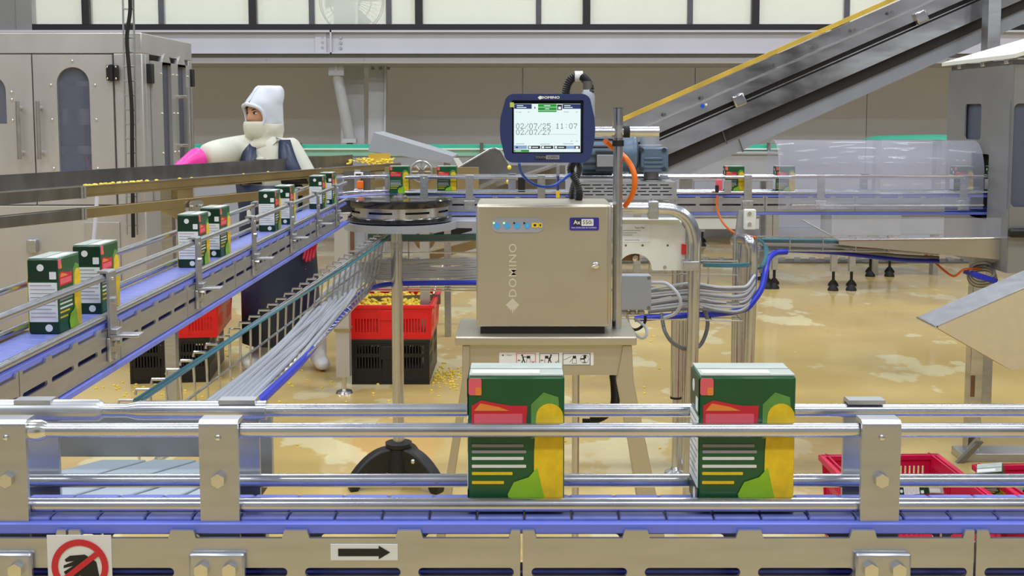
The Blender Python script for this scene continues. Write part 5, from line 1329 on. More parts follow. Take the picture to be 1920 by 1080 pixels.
MB().box((P(1161,0,JY).x, JY + 0.012, P(0,581,JY).z), (P(1226,0,JY).x, JY + 0.06, P(0,517,JY).z)).build('box', 'grey_plastic', jb, bevel=0.004)
for y in (521, 577): MB().lathe([(0.006, 0), (0.005, 0.002)], (P(1222,0,JY).x, JY, P(0,y,JY).z), 12, 'y').build('screw', 'steel_dark', jb)
for x in (1177, 1193, 1209):
    MB().lathe([(0.012, P(0,593,JY).z), (0.013, P(0,590,JY).z), (0.013, P(0,586,JY).z), (0.01, P(0,585,JY).z), (0.01, P(0,581,JY).z)], (P(x,0,JY).x, JY + 0.03, 0), 6).build('cable_gland', 'plate_grey', jb)
tag(MB().tube(catmull([P(1177, 583, 3.78), P(1176, 594, 3.78), P(1180, 610, 3.78), P(1190, 625, 3.76), P(1203, 634, 3.74), P(1212, 628, 3.74), P(1211, 615, 3.76), P(1200, 604, 3.78), P(1190, 598, 3.8)]), 0.005, 8).build('cable', 'cable_grey'), 'grey cable loop hanging under the junction box', 'cable')
tag(MB().tube(catmull([P(1210, 592, 3.78), P(1209, 604, 3.78), P(1200, 615, 3.78), P(1188, 618, 3.78), P(1178, 610, 3.8)]), 0.005, 8).build('cable', 'rubber'), 'short black cable curling under the junction box', 'cable')

# bent tube frame and posts that carry the far conveyor
BY = 4.0
bt = thing('bent_tube_frame', 'thick bent stainless tube frame standing right of the printer stand', 'frame', (P(1300, 800, BY).x, BY, 0))
zb_ = P(0, 391, BY).z
MB().tube([(P(1120,0,BY).x, BY, zb_), (P(1235,0,BY).x, BY, zb_)] + catmull([(P(1236,0,BY).x, BY, zb_), P(1262, 394, BY), P(1284, 405, BY), P(1297, 424, BY), P(1303, 450, BY), P(1303, 470, BY)], 8) + [Vector((P(1303,0,BY).x, BY, 0.02))], 0.0225, 20).build('tube', 'steel_rail', bt)
MB().lathe([(0.05, 0), (0.045, 0.012), (0.0225, 0.02)], (P(1303,0,BY).x, BY, 0), 20).build('foot', 'steel', bt)
cxx = P(1228, 0, BY).x; MB().box((cxx - 0.018, BY - 0.028, P(0, 410, BY).z), (cxx + 0.018, BY + 0.028, P(0, 376, BY).z)).build('clamp', 'steel', bt, bevel=0.004)
MB().bolt((cxx, BY, P(0, 376, BY).z), 0.008, (0,0,1)).build('bolt', 'steel_bright', bt)
cx2 = P(1303, 0, BY).x; MB().box((cx2 - 0.034, BY - 0.03, P(0, 506, BY).z), (cx2 + 0.024, BY + 0.03, P(0, 488, BY).z)).build('clamp', 'steel', bt, bevel=0.003)
MB().bolt((cx2 + 0.024, BY, P(0, 497, BY).z), 0.01, (1,0,0)).build('bolt', 'steel_bright', bt)
b2 = thing('bent_tube_frame', 'bent stainless tube post with a twin leg below the conveyor bracket', 'frame', (P(1410, 800, 4.15).x, 4.15, 0))
MB().tube(catmull([P(1378, 452, 4.3), P(1392, 448, 4.22), P(1404, 452, 4.16), P(1410, 466, 4.15), P(1411, 490, 4.15)], 8) + [Vector((P(1411,0,4.15).x, 4.15, 0.02))], 0.0205, 20).build('tube', 'steel_rail', b2)
MB().cyl((P(1390,0,4.25).x, 4.25, 0.02), (P(1390,0,4.25).x, 4.25, P(0, 440, 4.25).z), 0.0165, 18).build('rear_tube', 'steel_rail', b2)
MB().lathe([(0.05, 0), (0.045, 0.012), (0.02, 0.02)], (P(1411,0,4.15).x, 4.15, 0), 20).build('foot', 'steel', b2)
MB().lathe([(0.045, 0), (0.04, 0.012), (0.02, 0.02)], (P(1390,0,4.25).x, 4.25, 0), 20).build('foot', 'steel', b2)
MB().prism([P(1385, 395, 4.3), P(1398, 395, 4.3), P(1388, 480, 4.3), P(1375, 480, 4.3)], (0, 0.02, 0)).build('strut_plate', 'steel', b2)
q = P(1405, 418, 4.28); MB().box((q.x - 0.022, 4.26, P(0, 430, 4.28).z), (q.x + 0.022, 4.29, P(0, 392, 4.28).z)).build('knuckle', 'white_paint', b2, bevel=0.004)
for y in (400, 420): MB().bolt(P(1405, y, 4.26), 0.008, (0,-1,0)).build('bolt', 'steel_bright', b2)
b3 = thing('levelling_post', 'slim stainless levelling post with disc foot right of the printer stand', 'post', (P(1268, 880, 4.42).x, 4.42, 0))
xq = P(1268, 700, 4.42).x
MB().cyl((xq, 4.42, P(0, 745, 4.42).z), (xq, 4.42, 1.06), 0.0225, 18).build('sleeve', 'steel_rail', b3)
MB().cyl((xq, 4.42, 0.02), (xq, 4.42, P(0, 745, 4.42).z), 0.014, 14).build('rod', 'steel_rail', b3)
MB().lathe([(0.0235, P(0,747,4.42).z), (0.0235, P(0,743,4.42).z)], (xq, 4.42, 0), 16).build('end_ring', 'rubber', b3)
MB().lathe([(0.045, 0), (0.042, 0.008), (0.02, 0.018), (0.014, 0.03)], (xq, 4.42, 0), 20).build('foot', 'steel_bright', b3)
MB().cyl((xq + 0.04, 4.5, 0.0), (xq + 0.04, 4.5, 1.06), 0.016, 14).build('rear_tube', 'steel_rail', b3)

# ------------------------------------------------------------------ wire basket trays with cables
def wire_tray(name, label, A, B, rt, up, W, H, step, nb=4, nh=2, r=0.0026, hooks=False):
    """basket between A and B (its upper left edge); rt = direction across, up = vertical"""
    A, B, rt = Vector(A), Vector(B), Vector(rt).normalized()
    t = thing(name, label, 'cable tray', (A + B)/2 - Vector((0,0,H)))
    dz = Vector((0,0,-H))
    for k in range(nh + 1):
        MB().tube([A + dz*k/nh, B + dz*k/nh], r, 6).build('long_wire', 'steel_rail', t)
    for k in range(1, nb + 1):
        q = rt*W*k/nb; MB().tube([A + dz + q, B + dz + q], r, 6).build('long_wire', 'steel_rail', t)
    n = int((B - A).length/step)
    for k in range(n + 1):
        o = A + (B - A)*(k/n)
        pts = [o, o + dz, o + dz + rt*W]
        if hooks: pts = [o - rt*0.02 + Vector((0,0,0.002)), o + Vector((0,0,0.002))] + pts[1:]
        MB().tube(pts, r, 6).build('cross_wire', 'steel_rail', t)
    return t
def mesh_tray(name, label, near_s, far_s, n, r=0.0032):
    """basket whose section runs top edge, inner corner, outer edge; near and far sections given"""
    nT, nB, nR = [Vector(q) for q in near_s]; fT, fB, fR = [Vector(q) for q in far_s]
    t = thing(name, label, 'cable tray', (nB + fB)/2)
    for a, b in ((nT, fT), ((nT + nB)/2, (fT + fB)/2), (nB, fB), ((nB + nR)/2, (fB + fR)/2), (nR, fR)):
        MB().tube([a, b], r, 6).build('long_wire', 'steel_rail', t)
    MB().tube([nT + Vector((0.014, 0, 0.004)), fT + Vector((0.014, 0, 0.004))], r, 6).build('long_wire', 'steel_rail', t)
    for k in range(n + 1):
        u = k/n; T, B, Q = nT.lerp(fT, u), nB.lerp(fB, u), nR.lerp(fR, u)
        MB().tube([T + Vector((-0.028, 0, -0.004)), T + Vector((-0.026, 0, 0.006)), T + Vector((0.0, 0, 0.006)), T, B, Q], r, 6).build('cross_wire', 'steel_rail', t)
    return t
nT, fT = P(250, 757, 2.05), P(722, 440, 4.22)
mesh_tray('cable_tray', 'wire basket cable tray running below the left conveyor toward the disc pole', (nT, nT + Vector((0.01, 0, -0.13)), P(492, 752, 2.32)), (fT, fT + Vector((-0.03, 0, -0.15)), P(692, 548, 4.12)), 30)
for k in range(2):
    tag(MB().tube(catmull([nT + Vector((0.004 + 0.012*k, 0, 0.008)), nT.lerp(fT, .3) + Vector((0.008 + 0.010*k, 0, 0.004)), nT.lerp(fT, .55) + Vector((0.006 + 0.01*k, 0, -0.006)), nT.lerp(fT, .8) + Vector((0.008 + .01*k, 0, -0.012)), fT + Vector((0.01 + .01*k, 0, -.008))], 6), 0.003, 8).build('teal_cable', 'cable_teal'),
        ('teal cable lying along the top edge of the left wire tray, outer one', 'teal cable lying along the top edge of the left wire tray, inner one')[k], 'cable')
gl_ = 'grey cables in the left wire tray'
ORD = ['first', 'second', 'third', 'fourth', 'fifth', 'sixth', 'seventh', 'eighth', 'ninth', 'tenth', 'eleventh', 'twelfth']
for k in range(10):
    j = lambda s: random.uniform(-s, s)
    na = P(392 + 10.5*k, 752, 2.22 + .012*k); fa = P(662 + 1.6*k, 497 + 3.6*k, 4.0)
    mid = [na.lerp(fa, u) + Vector((j(.007), 0, j(.006) - 0.02*math.sin(u*PI))) for u in (.2, .4, .6, .8)]
    yr = 489 + 3.9*k
    pts = [na + (na - fa)*.08, na] + mid + [fa, P(683 + k, 494 + 3.6*k, 4.25), P(706, yr, 4.39), P(770, yr + j(2), 4.42), P(830, yr + j(3), 4.43 + .003*k), P(900, yr - 2 + j(2), 4.42)]
    tag(MB().tube(catmull(pts, 6), 0.0062, 8).build('grey_cable', 'cable_grey'), 'pale grey cable in the left wire tray, %s from the mesh side' % ORD[k], 'cable', gl_)
nb, fb = P(491, 749, 2.32), P(676, 551, 4.08)
tag(MB().tube(catmull([nb + (nb - fb)*.1, nb, nb.lerp(fb, .25) + Vector((.004,0,-.006)), nb.lerp(fb, .5) + Vector((-.004,0,-.008)), nb.lerp(fb, .75), fb, P(698, 540, 4.25), P(730, 533, 4.36), P(790, 531, 4.38), P(900, 530, 4.38)], 8), 0.0100, 10).build('blue_cable', 'cable_blue'),
    'thick blue cable along the outer edge of the left wire tray', 'cable')
wire_tray('cable_tray', 'wire basket cable tray crossing behind the disc pole to the cabinet', (-0.62, 4.47, 0.96), (0.35, 4.47, 0.96), (0,-1,0), 0, 0.13, 0.2, 0.14, 2, 3, r=0.0032)
RYT = 4.12
ta = P(1170, 492, RYT); 
rt_ = wire_tray('cable_tray', 'wire basket cable tray with sagging grey cables right of the junction box', (0.36, RYT, P(0,486,RYT).z), (P(1392,0,RYT).x, RYT, P(0,490,RYT).z), (0,-1,0), 0, 0.1, 0.205, 0.105, 2, 4)
wire_tray('cable_tray', 'wire basket cable tray under the far conveyor toward the drip tray', (P(1428,0,4.3).x, 4.3, P(0,443,4.3).z), (P(1680,0,4.3).x, 4.3, P(0,446,4.3).z), (0,1,0), 0, 0.1, 0.055, 0.115, 3, 2)
for k in range(5):
    z = P(0, 449 + 4.5*k, 4.33).z; m = ('cable_teal', 'cable_dark', 'cable_grey', 'cable_dark', 'cable_blue')[k]
    nm = ('teal', 'upper dark grey', 'pale grey', 'lower dark grey', 'blue')[k]
    pts = [P(1428, 449 + 4.5*k, 4.33 + 0.012*k), P(1500, 450 + 5*k, 4.33 + .012*k), P(1570, 452 + 5.5*k, 4.33 + .012*k), P(1680, 456 + 7.5*k, 4.36 + .012*k), P(1760, 462 + 7*k, 4.42)]
    tag(MB().tube(catmull(pts, 6), 0.006 if k < 4 else 0.009, 8).build('cable', m), '%s cable in the wire tray under the clear tunnel' % nm, 'cable')
tag(MB().tube(catmull([P(1475, 472, 4.3), P(1455, 474, 4.28), P(1441, 486, 4.22), P(1435, 510, 4.16), P(1428, 540, 4.12), P(1412, 565, 4.09), P(1395, 580, 4.08), P(1350, 588, 4.07), P(1300, 590, 4.07), P(1240, 594, 4.07), P(1190, 598, 4.07)], 8), 0.0115, 10).build('blue_cable', 'cable_blue'),
    'thick blue cable bending around the tube post and along the right wire tray', 'cable')
gr_ = 'grey cables in the right wire tray'
for k in range(11):
    y0 = 540 + 4.2*k; sag = random.uniform(2, 12)
    pts = [P(1215, y0 + 3, 4.07), P(1260, y0 - 2 + random.uniform(-3, 3), 4.06), P(1300, y0 - 6 + random.uniform(-3, 3), 4.05), P(1345, y0 + sag*.5 - 4, 4.05), P(1380, y0 + sag - 6, 4.05), P(1400, y0 - 4, 4.07), P(1415, y0 - 24, 4.12)]
    tag(MB().tube(catmull(pts, 6), 0.0055, 8).build('grey_cable', ('cable_grey', 'cable_dark', 'cable_grey')[k % 3]), 'grey cable sagging through the right wire tray, %s from the top' % ORD[k], 'cable', gr_)
for k in range(3):
    pts = [P(1318, 494 + 2.6*k, 4.1), P(1360, 495 + 2.6*k, 4.1), P(1405, 494 + 2.6*k, 4.12)]
    tag(MB().tube(catmull(pts, 5), 0.003, 8).build('teal_cable', 'cable_teal'), 'teal cable on the top wire of the right tray, %s of three' % ('upper', 'middle', 'lower')[k], 'cable')
for k in range(3):
    pts = [P(1420, 448, 4.2), P(1432 + 3*k, 456 + 4*k, 4.2), P(1434 + 2*k, 480, 4.18), P(1426 + 2*k, 500, 4.16), P(1416, 505, 4.18)]
    tag(MB().tube(catmull(pts, 6), 0.0035, 6).build('teal_cable', 'cable_teal'), 'teal cable loop beside the top of the bent tube post, %s of three' % ('inner', 'middle', 'outer')[k], 'cable')
tag(MB().tube(catmull([P(1221, 530, 3.79), P(1229, 530, 3.79), P(1250, 532, 3.78), P(1270, 550, 3.76), P(1276, 570, 3.76), P(1266, 588, 3.78), P(1245, 596, 3.8)]), 0.006, 8).build('grey_cable', 'cable_grey'), 'grey cable looping out of the junction box to the right', 'cable')
tag(MB().tube(catmull([P(1240, 588, 4.07), P(1243, 606, 4.05), P(1248, 624, 4.03), P(1262, 643, 4.03), P(1288, 655, 4.04), P(1312, 648, 4.06), P(1325, 620, 4.06), P(1326, 595, 4.06), P(1318, 578, 4.06)]), 0.0075, 8).build('grey_cable', 'cable_dark'), 'dark grey cable hanging in a wide loop around the thick tube frame', 'cable')
for k in range(4):
    pts = [P(690, 441 + 3*k, 4.44), P(790, 442 + 3*k, 4.44), P(900, 440 + 3*k, 4.44)]
    tag(MB().tube(catmull(pts, 5), 0.005, 6).build('cable', ('cable_teal', 'cable_dark', 'cable_teal', 'cable_dark')[k]), '%s cable strung below the black disc, %s one' % (('teal', 'dark', 'teal', 'dark')[k], ('upper', 'upper', 'lower', 'lower')[k]), 'cable')

# ------------------------------------------------------------------ crates
def crate_proto(W, D, H, mtl, flare=0.0, tall=True):
    t = thing('crate', 'x', 'crate', (0,0,0)); LOC[t.name] = Vector((0,0,0))
    def wall(nm, w_, M):
        hs = []
        n = int(w_/0.017)
        bands = ((0.36, 0.60), (0.68, 0.86)) if tall else ((0.20, 0.60),)
        for z0, z1 in bands:
            for k in range(n):
                x = -w_/2 + 0.02 + k*(w_ - 0.04)/n
                if abs(x) < w_*0.13: continue
                hs.append([(x + 0.003, z0*H), (x + 0.011, z0*H), (x + 0.011, z1*H), (x + 0.003, z1*H)])
        o = [(-w_/2, 0), (w_/2, 0), (w_/2 + flare, H), (-w_/2 - flare, H)]
        return plate(nm, o, hs, 0.006, M, mtl, t, local=True, smooth=False)
    wall('end_wall', W, frame((0, -D/2, 0), (1,0,0), (0,0,1))); wall('end_wall', W, frame((0, D/2, 0), (-1,0,0), (0,0,1)))
    wall('side_wall', D, frame((W/2, 0, 0), (0,1,0), (0,0,1))); wall('side_wall', D, frame((-W/2, 0, 0), (0,-1,0), (0,0,1)))
    MB().box((-W/2, -D/2, 0), (W/2, D/2, 0.008)).build('base', mtl, t, local=True)
    f2 = flare
    for nm, a, b in (('rim', (-W/2 - .01 - f2, -D/2 - .01, H - .02), (W/2 + .01 + f2, -D/2 + .008, H)), ('rim', (-W/2 - .01 - f2, D/2 - .008, H - .02), (W/2 + .01 + f2, D/2 + .01, H)),
                     ('rim', (-W/2 - .01 - f2, -D/2, H - .02), (-W/2 + .008 - f2, D/2, H)), ('rim', (W/2 - .008 + f2, -D/2, H - .02), (W/2 + .01 + f2, D/2, H))):
        MB().box(a, b).build(nm, mtl, t, local=True, bevel=0.003)
    for z in (0.0, 0.30*H, 0.63*H) if tall else (0.0,):
        MB().box((-W/2 - .005, -D/2 - .006, z), (W/2 + .005, -D/2, z + 0.014)).build('rib', mtl, t, local=True)
    for x in (-W/2, -W*0.14, W*0.14, W/2):
        MB().box((x - .006, -D/2 - .007, 0), (x + .006, -D/2, H - .01)).build('rib', mtl, t, local=True)
    MB().box((-W*0.13, -D/2 - .009, H*0.55), (W*0.13, -D/2 - .002, H*0.85)).build('label_panel', mtl, t, local=True, bevel=0.003)
    return t
CRB = (0.405, 0.56, 0.245); CRR = (0.425, 0.55, 0.185)
black_crate = crate_proto(*CRB, 'crate_black'); red_crate = crate_proto(*CRR, 'crate_red', 0.012, False)
cA = P(733, 721, 5.92)
black_crate.location = (cA.x, 5.92 + CRB[1]/2, 0.0); tag(black_crate, 'black slotted plastic crate on the floor behind the disc pole', 'crate', 'stacked crates on the floor')
red_crate.location = (cA.x + 0.002, 5.92 + CRR[1]/2, CRB[2] + 0.001); tag(red_crate, 'red plastic crate of corn on a black crate behind the disc pole', 'crate', 'stacked crates on the floor')
cB = P(308, 719, 5.95)
copy_tree(black_crate, (cB.x, 5.95 + CRB[1]/2, 0), 0.12, 'black slotted plastic crate on the floor behind the left conveyor', 'stacked crates on the floor')
copy_tree(red_crate, (cB.x + 0.04, 5.95 + CRR[1]/2, CRB[2] + 0.001), 0.12, 'red plastic crate on a black crate behind the left conveyor', 'stacked crates on the floor')
pts = [(cA.x + random.uniform(-.19, .19), 5.95 + random.uniform(0.0, .5), CRB[2] + CRR[2] - 0.03 + random.uniform(-.03, .022)) for k in range(900)]
kernel_cloud('corn_kernels', pts, 'heap of yellow corn kernels inside the red crate behind the pole', 0.011)
pts = [(cB.x + 0.04 + random.uniform(-.17, .17), 6.0 + random.uniform(0.0, .42), CRB[2] + CRR[2] - 0.06 + random.uniform(-.03, .02)) for k in range(700)]
kernel_cloud('corn_kernels', pts, 'heap of yellow corn kernels inside the red crate behind the left conveyor', 0.011)
pts = [(cA.x + 0.22 + abs(random.gauss(0, .12)), 6.0 + random.gauss(0.1, .15), 0.004) for k in range(110)] + [(cB.x + random.gauss(0, .5), 5.9 + random.gauss(0, .35), 0.004) for k in range(90)] + [(random.uniform(-2.5, 1), random.uniform(4.6, 8), 0.004) for k in range(120)]
kernel_cloud('corn_kernels', pts, 'scattered yellow corn kernels and bits lying on the wet floor', 0.008)
# wedge plate resting above the red crate and steel post beside it
wp = thing('trough_scraper', 'dark steel scraper plate resting across the red crate behind the pole', 'plate', P(760, 575, 6.2))
a, b_ = P(690, 556, 6.2), P(826, 552, 6.2)
MB().prism([a, b_, b_ + Vector((0,0,-0.055)), a + Vector((0,0,-0.06))], (0, 0.01, 0)).build('plate', 'steel_dark', wp)
MB().cyl(b_ + Vector((-0.04,0,0)), b_ + Vector((0.0, 0.3, 0.15)), 0.006, 8).build('rod', 'steel', wp)
sp = thing('square_post', 'square stainless post with disc foot left of the crate stack', 'post', (P(648, 720, 5.7).x, 5.7, 0))
x = P(643, 700, 5.7).x; MB().box((x - 0.035, 5.7, 0.09), (x + 0.035, 5.77, 1.0)).build('post', 'steel_door', sp)
MB().lathe([(0.045, 0), (0.04, 0.012), (0.012, 0.022), (0.012, 0.09)], (x, 5.735, 0), 18).build('foot', 'steel_bright', sp)
MB().box((x - 0.042, 5.69, 0.33), (x + 0.042, 5.78, 0.345)).build('collar', 'steel_olive', sp)
# magenta crates with rejected cartons at the lower right
mg = crate_proto(0.36, 0.5, 0.28, 'crate_magenta', 0.02, True)
m1 = Vector((P(1657, 850, 3.75).x, 3.52, 0)); mg.location = m1; mg.rotation_euler = (0, 0, R(2))
tag(mg, 'magenta plastic crate on the floor right of the front bracket', 'crate', 'magenta crates at the lower right')
m2 = Vector((P(1845, 870, 3.6).x + 0.21, 3.42, 0))
copy_tree(mg, m2, R(3), 'magenta plastic crate cut off by the right edge of the picture', 'magenta crates at the lower right')
rj = 'rejected cartons in the crates'
carton((1.265, 3.60, 0.215), (R(70), R(12), R(35)), 'tilted green carton lying in the magenta crate near the bracket, right one', rj)
carton((1.17, 3.60, 0.20), (R(80), 0, R(-20)), 'tilted green carton lying in the magenta crate near the bracket, left one', rj)
carton((1.25, 3.48, 0.19), (R(90), R(10), R(60)), 'green carton lying deepest in the magenta crate near the bracket', rj)
carton((1.535, 3.52, 0.225), (R(25), R(-14), R(-30)), 'upright leaning green carton in the magenta crate at the right edge', rj)
carton((1.62, 3.46, 0.24), (R(75), R(5), R(15)), 'green carton lying in front in the magenta crate at the right edge', rj)
carton((1.66, 3.56, 0.23), (R(85), R(0), R(-40)), 'green carton lying at the far side of the crate at the right edge', rj)

# ------------------------------------------------------------------ slat conveyor and grey panel behind the near conveyor
sl = thing('slat_conveyor', 'pale slatted conveyor bend behind the foreground rails at the lower left', 'conveyor', (-0.42, 1.03, 0))
YB = 1.088
MB().box((P(40,0,YB).x, YB, P(0, 857, YB).z), (P(478,0,YB).x, YB + 0.004, P(0, 778, YB).z)).build('cover_sheet', 'steel_panel', sl, bevel=0.001)
MB().box((P(455,0,1.0).x, 0.998, P(0, 905, 1.0).z), (P(495,0,1.0).x, 1.004, P(0, 778, 1.0).z)).build('corner_post', 'steel', sl, bevel=0.001)
zs = P(0, 860, YB).z; XL_ = P(474, 0, YB).x
for k in range(5):
    x = P(60, 0, 1.0).x - 0.075 + 0.05*k
    MB().prism([(x, 0.972, zs - 0.008), (x + 0.044, 0.972, zs - 0.008), (min(XL_, x + 0.134), YB - 0.002, zs - 0.008), (min(XL_ - .004, x + 0.09), YB - 0.002, zs - 0.008)], (0, 0, 0.008)).build('slat', 'slat_grey', sl, bevel=0.0015)
MB().box((P(30,0,1.0).x, 0.974, zs - 0.022), (P(450,0,1.0).x, YB - 0.004, zs - 0.009)).build('slat_bed', 'black', sl)
for x in (-0.47, -0.30): MB().box((x - 0.015, 1.03, 0), (x + 0.015, 1.06, zs - 0.022)).build('leg', 'steel', sl)

# ================================================================== worker
WYP = 6.35
wk = thing('person', 'worker in white coat, hooded cap, mask and navy apron reaching left with a pink glove', 'person', (P(520, 690, WYP).x, WYP, 0))
def skin_mesh(name, nodes, edges, m, root, sub=2):
    me = bpy.data.meshes.new(name); off = LOC[wk.name]
    me.from_pydata([Vector(n[0]) - off for n in nodes], edges, []); me.update()
    o = bpy.data.objects.new(name, me); C.objects.link(o)
    md = o.modifiers.new('skin', 'SKIN'); md.use_smooth_shade = True
    for sv, n in zip(me.skin_vertices[0].data, nodes):
        sv.radius = (n[1], n[2] if len(n) > 2 else n[1])
    me.skin_vertices[0].data[root].use_root = True
    sd_ = o.modifiers.new('sub', 'SUBSURF'); sd_.levels = sub; sd_.render_levels = sub
    dg = bpy.context.evaluated_depsgraph_get(); ev = o.evaluated_get(dg)
    nm = bpy.data.meshes.new_from_object(ev); nm.name = name
    bpy.data.objects.remove(o); nm.materials.clear(); nm.materials.append(MATS[m])
    nm.polygons.foreach_set('use_smooth', [True]*len(nm.polygons))
    r = bpy.data.objects.new(name, nm); C.objects.link(r); r.parent = wk; LOC[r.name] = LOC[wk.name]
    return r
pel = P(520, 455, WYP + .02); wai = P(515, 400, WYP + .02); che = P(508, 318, WYP + .02); nkb = P(500, 272, WYP); nk = P(497, 255, WYP); hdc = P(493, 215, WYP)
rs = P(442, 281, WYP); re = P(400, 292, WYP - 0.2); rw = P(352, 304, WYP - 0.32); rh = P(330, 318, WYP - 0.38)
ls_ = P(550, 283, WYP); le = P(588, 372, WYP - .02); lw_ = P(586, 432, WYP - .1); lh = P(582, 456, WYP - .12)
rhip = P(492, 465, WYP); rkn = P(490, 560, WYP - .03); ran = P(494, 668, WYP + .02)
lhip = P(548, 465, WYP); lkn = P(572, 570, WYP - .04); lan = P(596, 672, WYP)
def fingers(base, d, side, spread):
    """five finger chains from the palm"""
    d = d.normalized(); out = []
    for k, (s, L) in enumerate(((-1.5, 0.065), (-0.5, 0.078), (0.5, 0.074), (1.5, 0.06))):
        r0 = base + d*0.055 + side*0.017*s
        bend = spread*0.012
        out.append([r0, r0 + d*L*0.5 + bend*0.5, r0 + d*L + bend*1.6])
    th = base + d*0.01 + side*(-0.03)
    out.append([th, th - side*0.022 + d*0.03 + spread*.01, th - side*0.026 + d*0.055 + spread*.02])
    return out
def body_nodes():
    N = [(pel, .15, .10), (wai, .135, .095), (che, .16, .105), (nkb, .065), (nk, .052), (rs, .06), (re, .042), (rw, .03), (rh, .036, .018), (ls_, .06), (le, .042), (lw_, .03), (lh, .036, .018),
         (rhip, .085), (rkn, .058), (ran, .042), (lhip, .085), (lkn, .058), (lan, .042), (ran + Vector((-.05, -.13, -.03)), .035, .03), (lan + Vector((.04, -.13, -.03)), .035, .03), (hdc + Vector((0,0,-.03)), .06)]
    E_ = [(0,1), (1,2), (2,3), (3,4), (4,21), (2,5), (5,6), (6,7), (7,8), (2,9), (9,10), (10,11), (11,12), (0,13), (13,14), (14,15), (0,16), (16,17), (17,18), (15,19), (18,20)]
    return N, E_
N, E_ = body_nodes()
bdy = skin_mesh('body', N, E_, 'skin', 0)
# head surface with face features, joined into the body mesh; turned to the viewer's left
hm = MB(); yaw = Matrix.Rotation(R(-38), 3, 'Z')         # face looks along -Y then turned toward -X
nu, nv = 28, 22; hv = []
for i in range(nv + 1):
    th = PI*i/nv
    for k in range(nu):
        ph_ = 2*PI*k/nu; x = math.sin(th)*math.sin(ph_); y = -math.sin(th)*math.cos(ph_); z = math.cos(th)
        q = Vector((x*0.076, y*0.094, z*0.115))
        if y < 0:
            f_ = max(0, -y)
            q.y -= 0.024*math.exp(-((x/0.16)**2 + ((z + 0.16)/0.17)**2))          # nose
            q.y -= 0.008*math.exp(-((x/0.30)**2 + ((z + 0.50)/0.14)**2))          # mouth
            q.y += 0.010*(math.exp(-(((x - .40)/0.16)**2 + ((z - .06)/0.12)**2)) + math.exp(-(((x + .40)/0.16)**2 + ((z - .06)/0.12)**2)))   # eye sockets
            q.y -= 0.004*math.exp(-((z - .24)/0.1)**2)*f_                            # brow
        if z < -0.4: q.x *= 1 - 0.28*(-z - 0.4)
        hv.append(yaw @ q + hdc)
hf = [(i*nu + k, i*nu + (k+1) % nu, (i+1)*nu + (k+1) % nu, (i+1)*nu + k) for i in range(nv) for k in range(nu)]
bm = bmesh.new(); bm.from_mesh(bdy.data); vv = [bm.verts.new(q - LOC[wk.name]) for q in hv]
for fc in hf: bm.faces.new([vv[i] for i in fc])
for s in (-1, 1):                                        # ears
    eb = MB().ball(yaw @ Vector((s*0.078, 0.01, 0)) + hdc - LOC[wk.name], 0.03, 10, 6, (0.35, 0.7, 1)); w2 = [bm.verts.new(q) for q in eb.v]
    for fc in eb.f: bm.faces.new([w2[i] for i in fc])
bmesh.ops.remove_doubles(bm, verts=vv, dist=1e-5)
bmesh.ops.recalc_face_normals(bm, faces=bm.faces); bm.to_mesh(bdy.data); bm.free(); bdy.data.polygons.foreach_set('use_smooth', [True]*len(bdy.data.polygons))
def on_face(x, z, dy=0.0): return yaw @ Vector((x, -0.094*math.sqrt(max(0, 1 - (x/.076)**2 - (z/.115)**2)) + dy, z)) + hdc
for s in (-1, 1):
    e = MB().ball(on_face(s*0.031, 0.008, 0.011), 0.0115, 12, 8, (1.15, 0.8, 0.5), yaw).build('eye', 'white', wk)
    MB().ball(on_face(s*0.031 - .002, 0.008, 0.0015), 0.0072, 10, 6, (1, 0.6, 0.75), yaw).build('iris', 'hair', e)
    MB().tube([on_face(s*0.014, 0.024, 0.0), on_face(s*0.03, 0.031, 0.001), on_face(s*0.047, 0.026, 0.002)], [0.003, 0.004, 0.002], 6).build('eyebrow', 'hair', wk)
    MB().tube([on_face(s*0.017, 0.010, 0.004), on_face(s*0.031, 0.0175, 0.002), on_face(s*0.046, 0.010, 0.005)], 0.0022, 6).build('eyelid', 'hair', wk)
# hood: one draped surface with a face opening
def draped(name, rows, m, th=0.004):
    """rows: list of (z, rx, ry, cx, cy, a0, a1) rings relative to head, angles measured from the face direction"""
    b = MB(); n = 36; vs = []
    for (z, rx, ry, cx, cy, a0, a1, wob) in rows:
        for k in range(n + 1):
            a = R(a0 + (a1 - a0)*k/n)
            wv = 1 + wob*math.sin(a*5 + z*60)
            q = Vector((rx*wv*math.sin(a) + cx, -ry*wv*math.cos(a) + cy, z)); vs.append(yaw @ q + hdc)
    fs = [(i*(n+1) + k, i*(n+1) + k + 1, (i+1)*(n+1) + k + 1, (i+1)*(n+1) + k) for i in range(len(rows) - 1) for k in range(n)]
    b.add(vs, fs); o = b.build(name, m, wk, angle=60); s_ = o.modifiers.new('thickness', 'SOLIDIFY'); s_.thickness = th
    ss = o.modifiers.new('soft', 'SUBSURF'); ss.levels = 1; ss.render_levels = 1
    return o
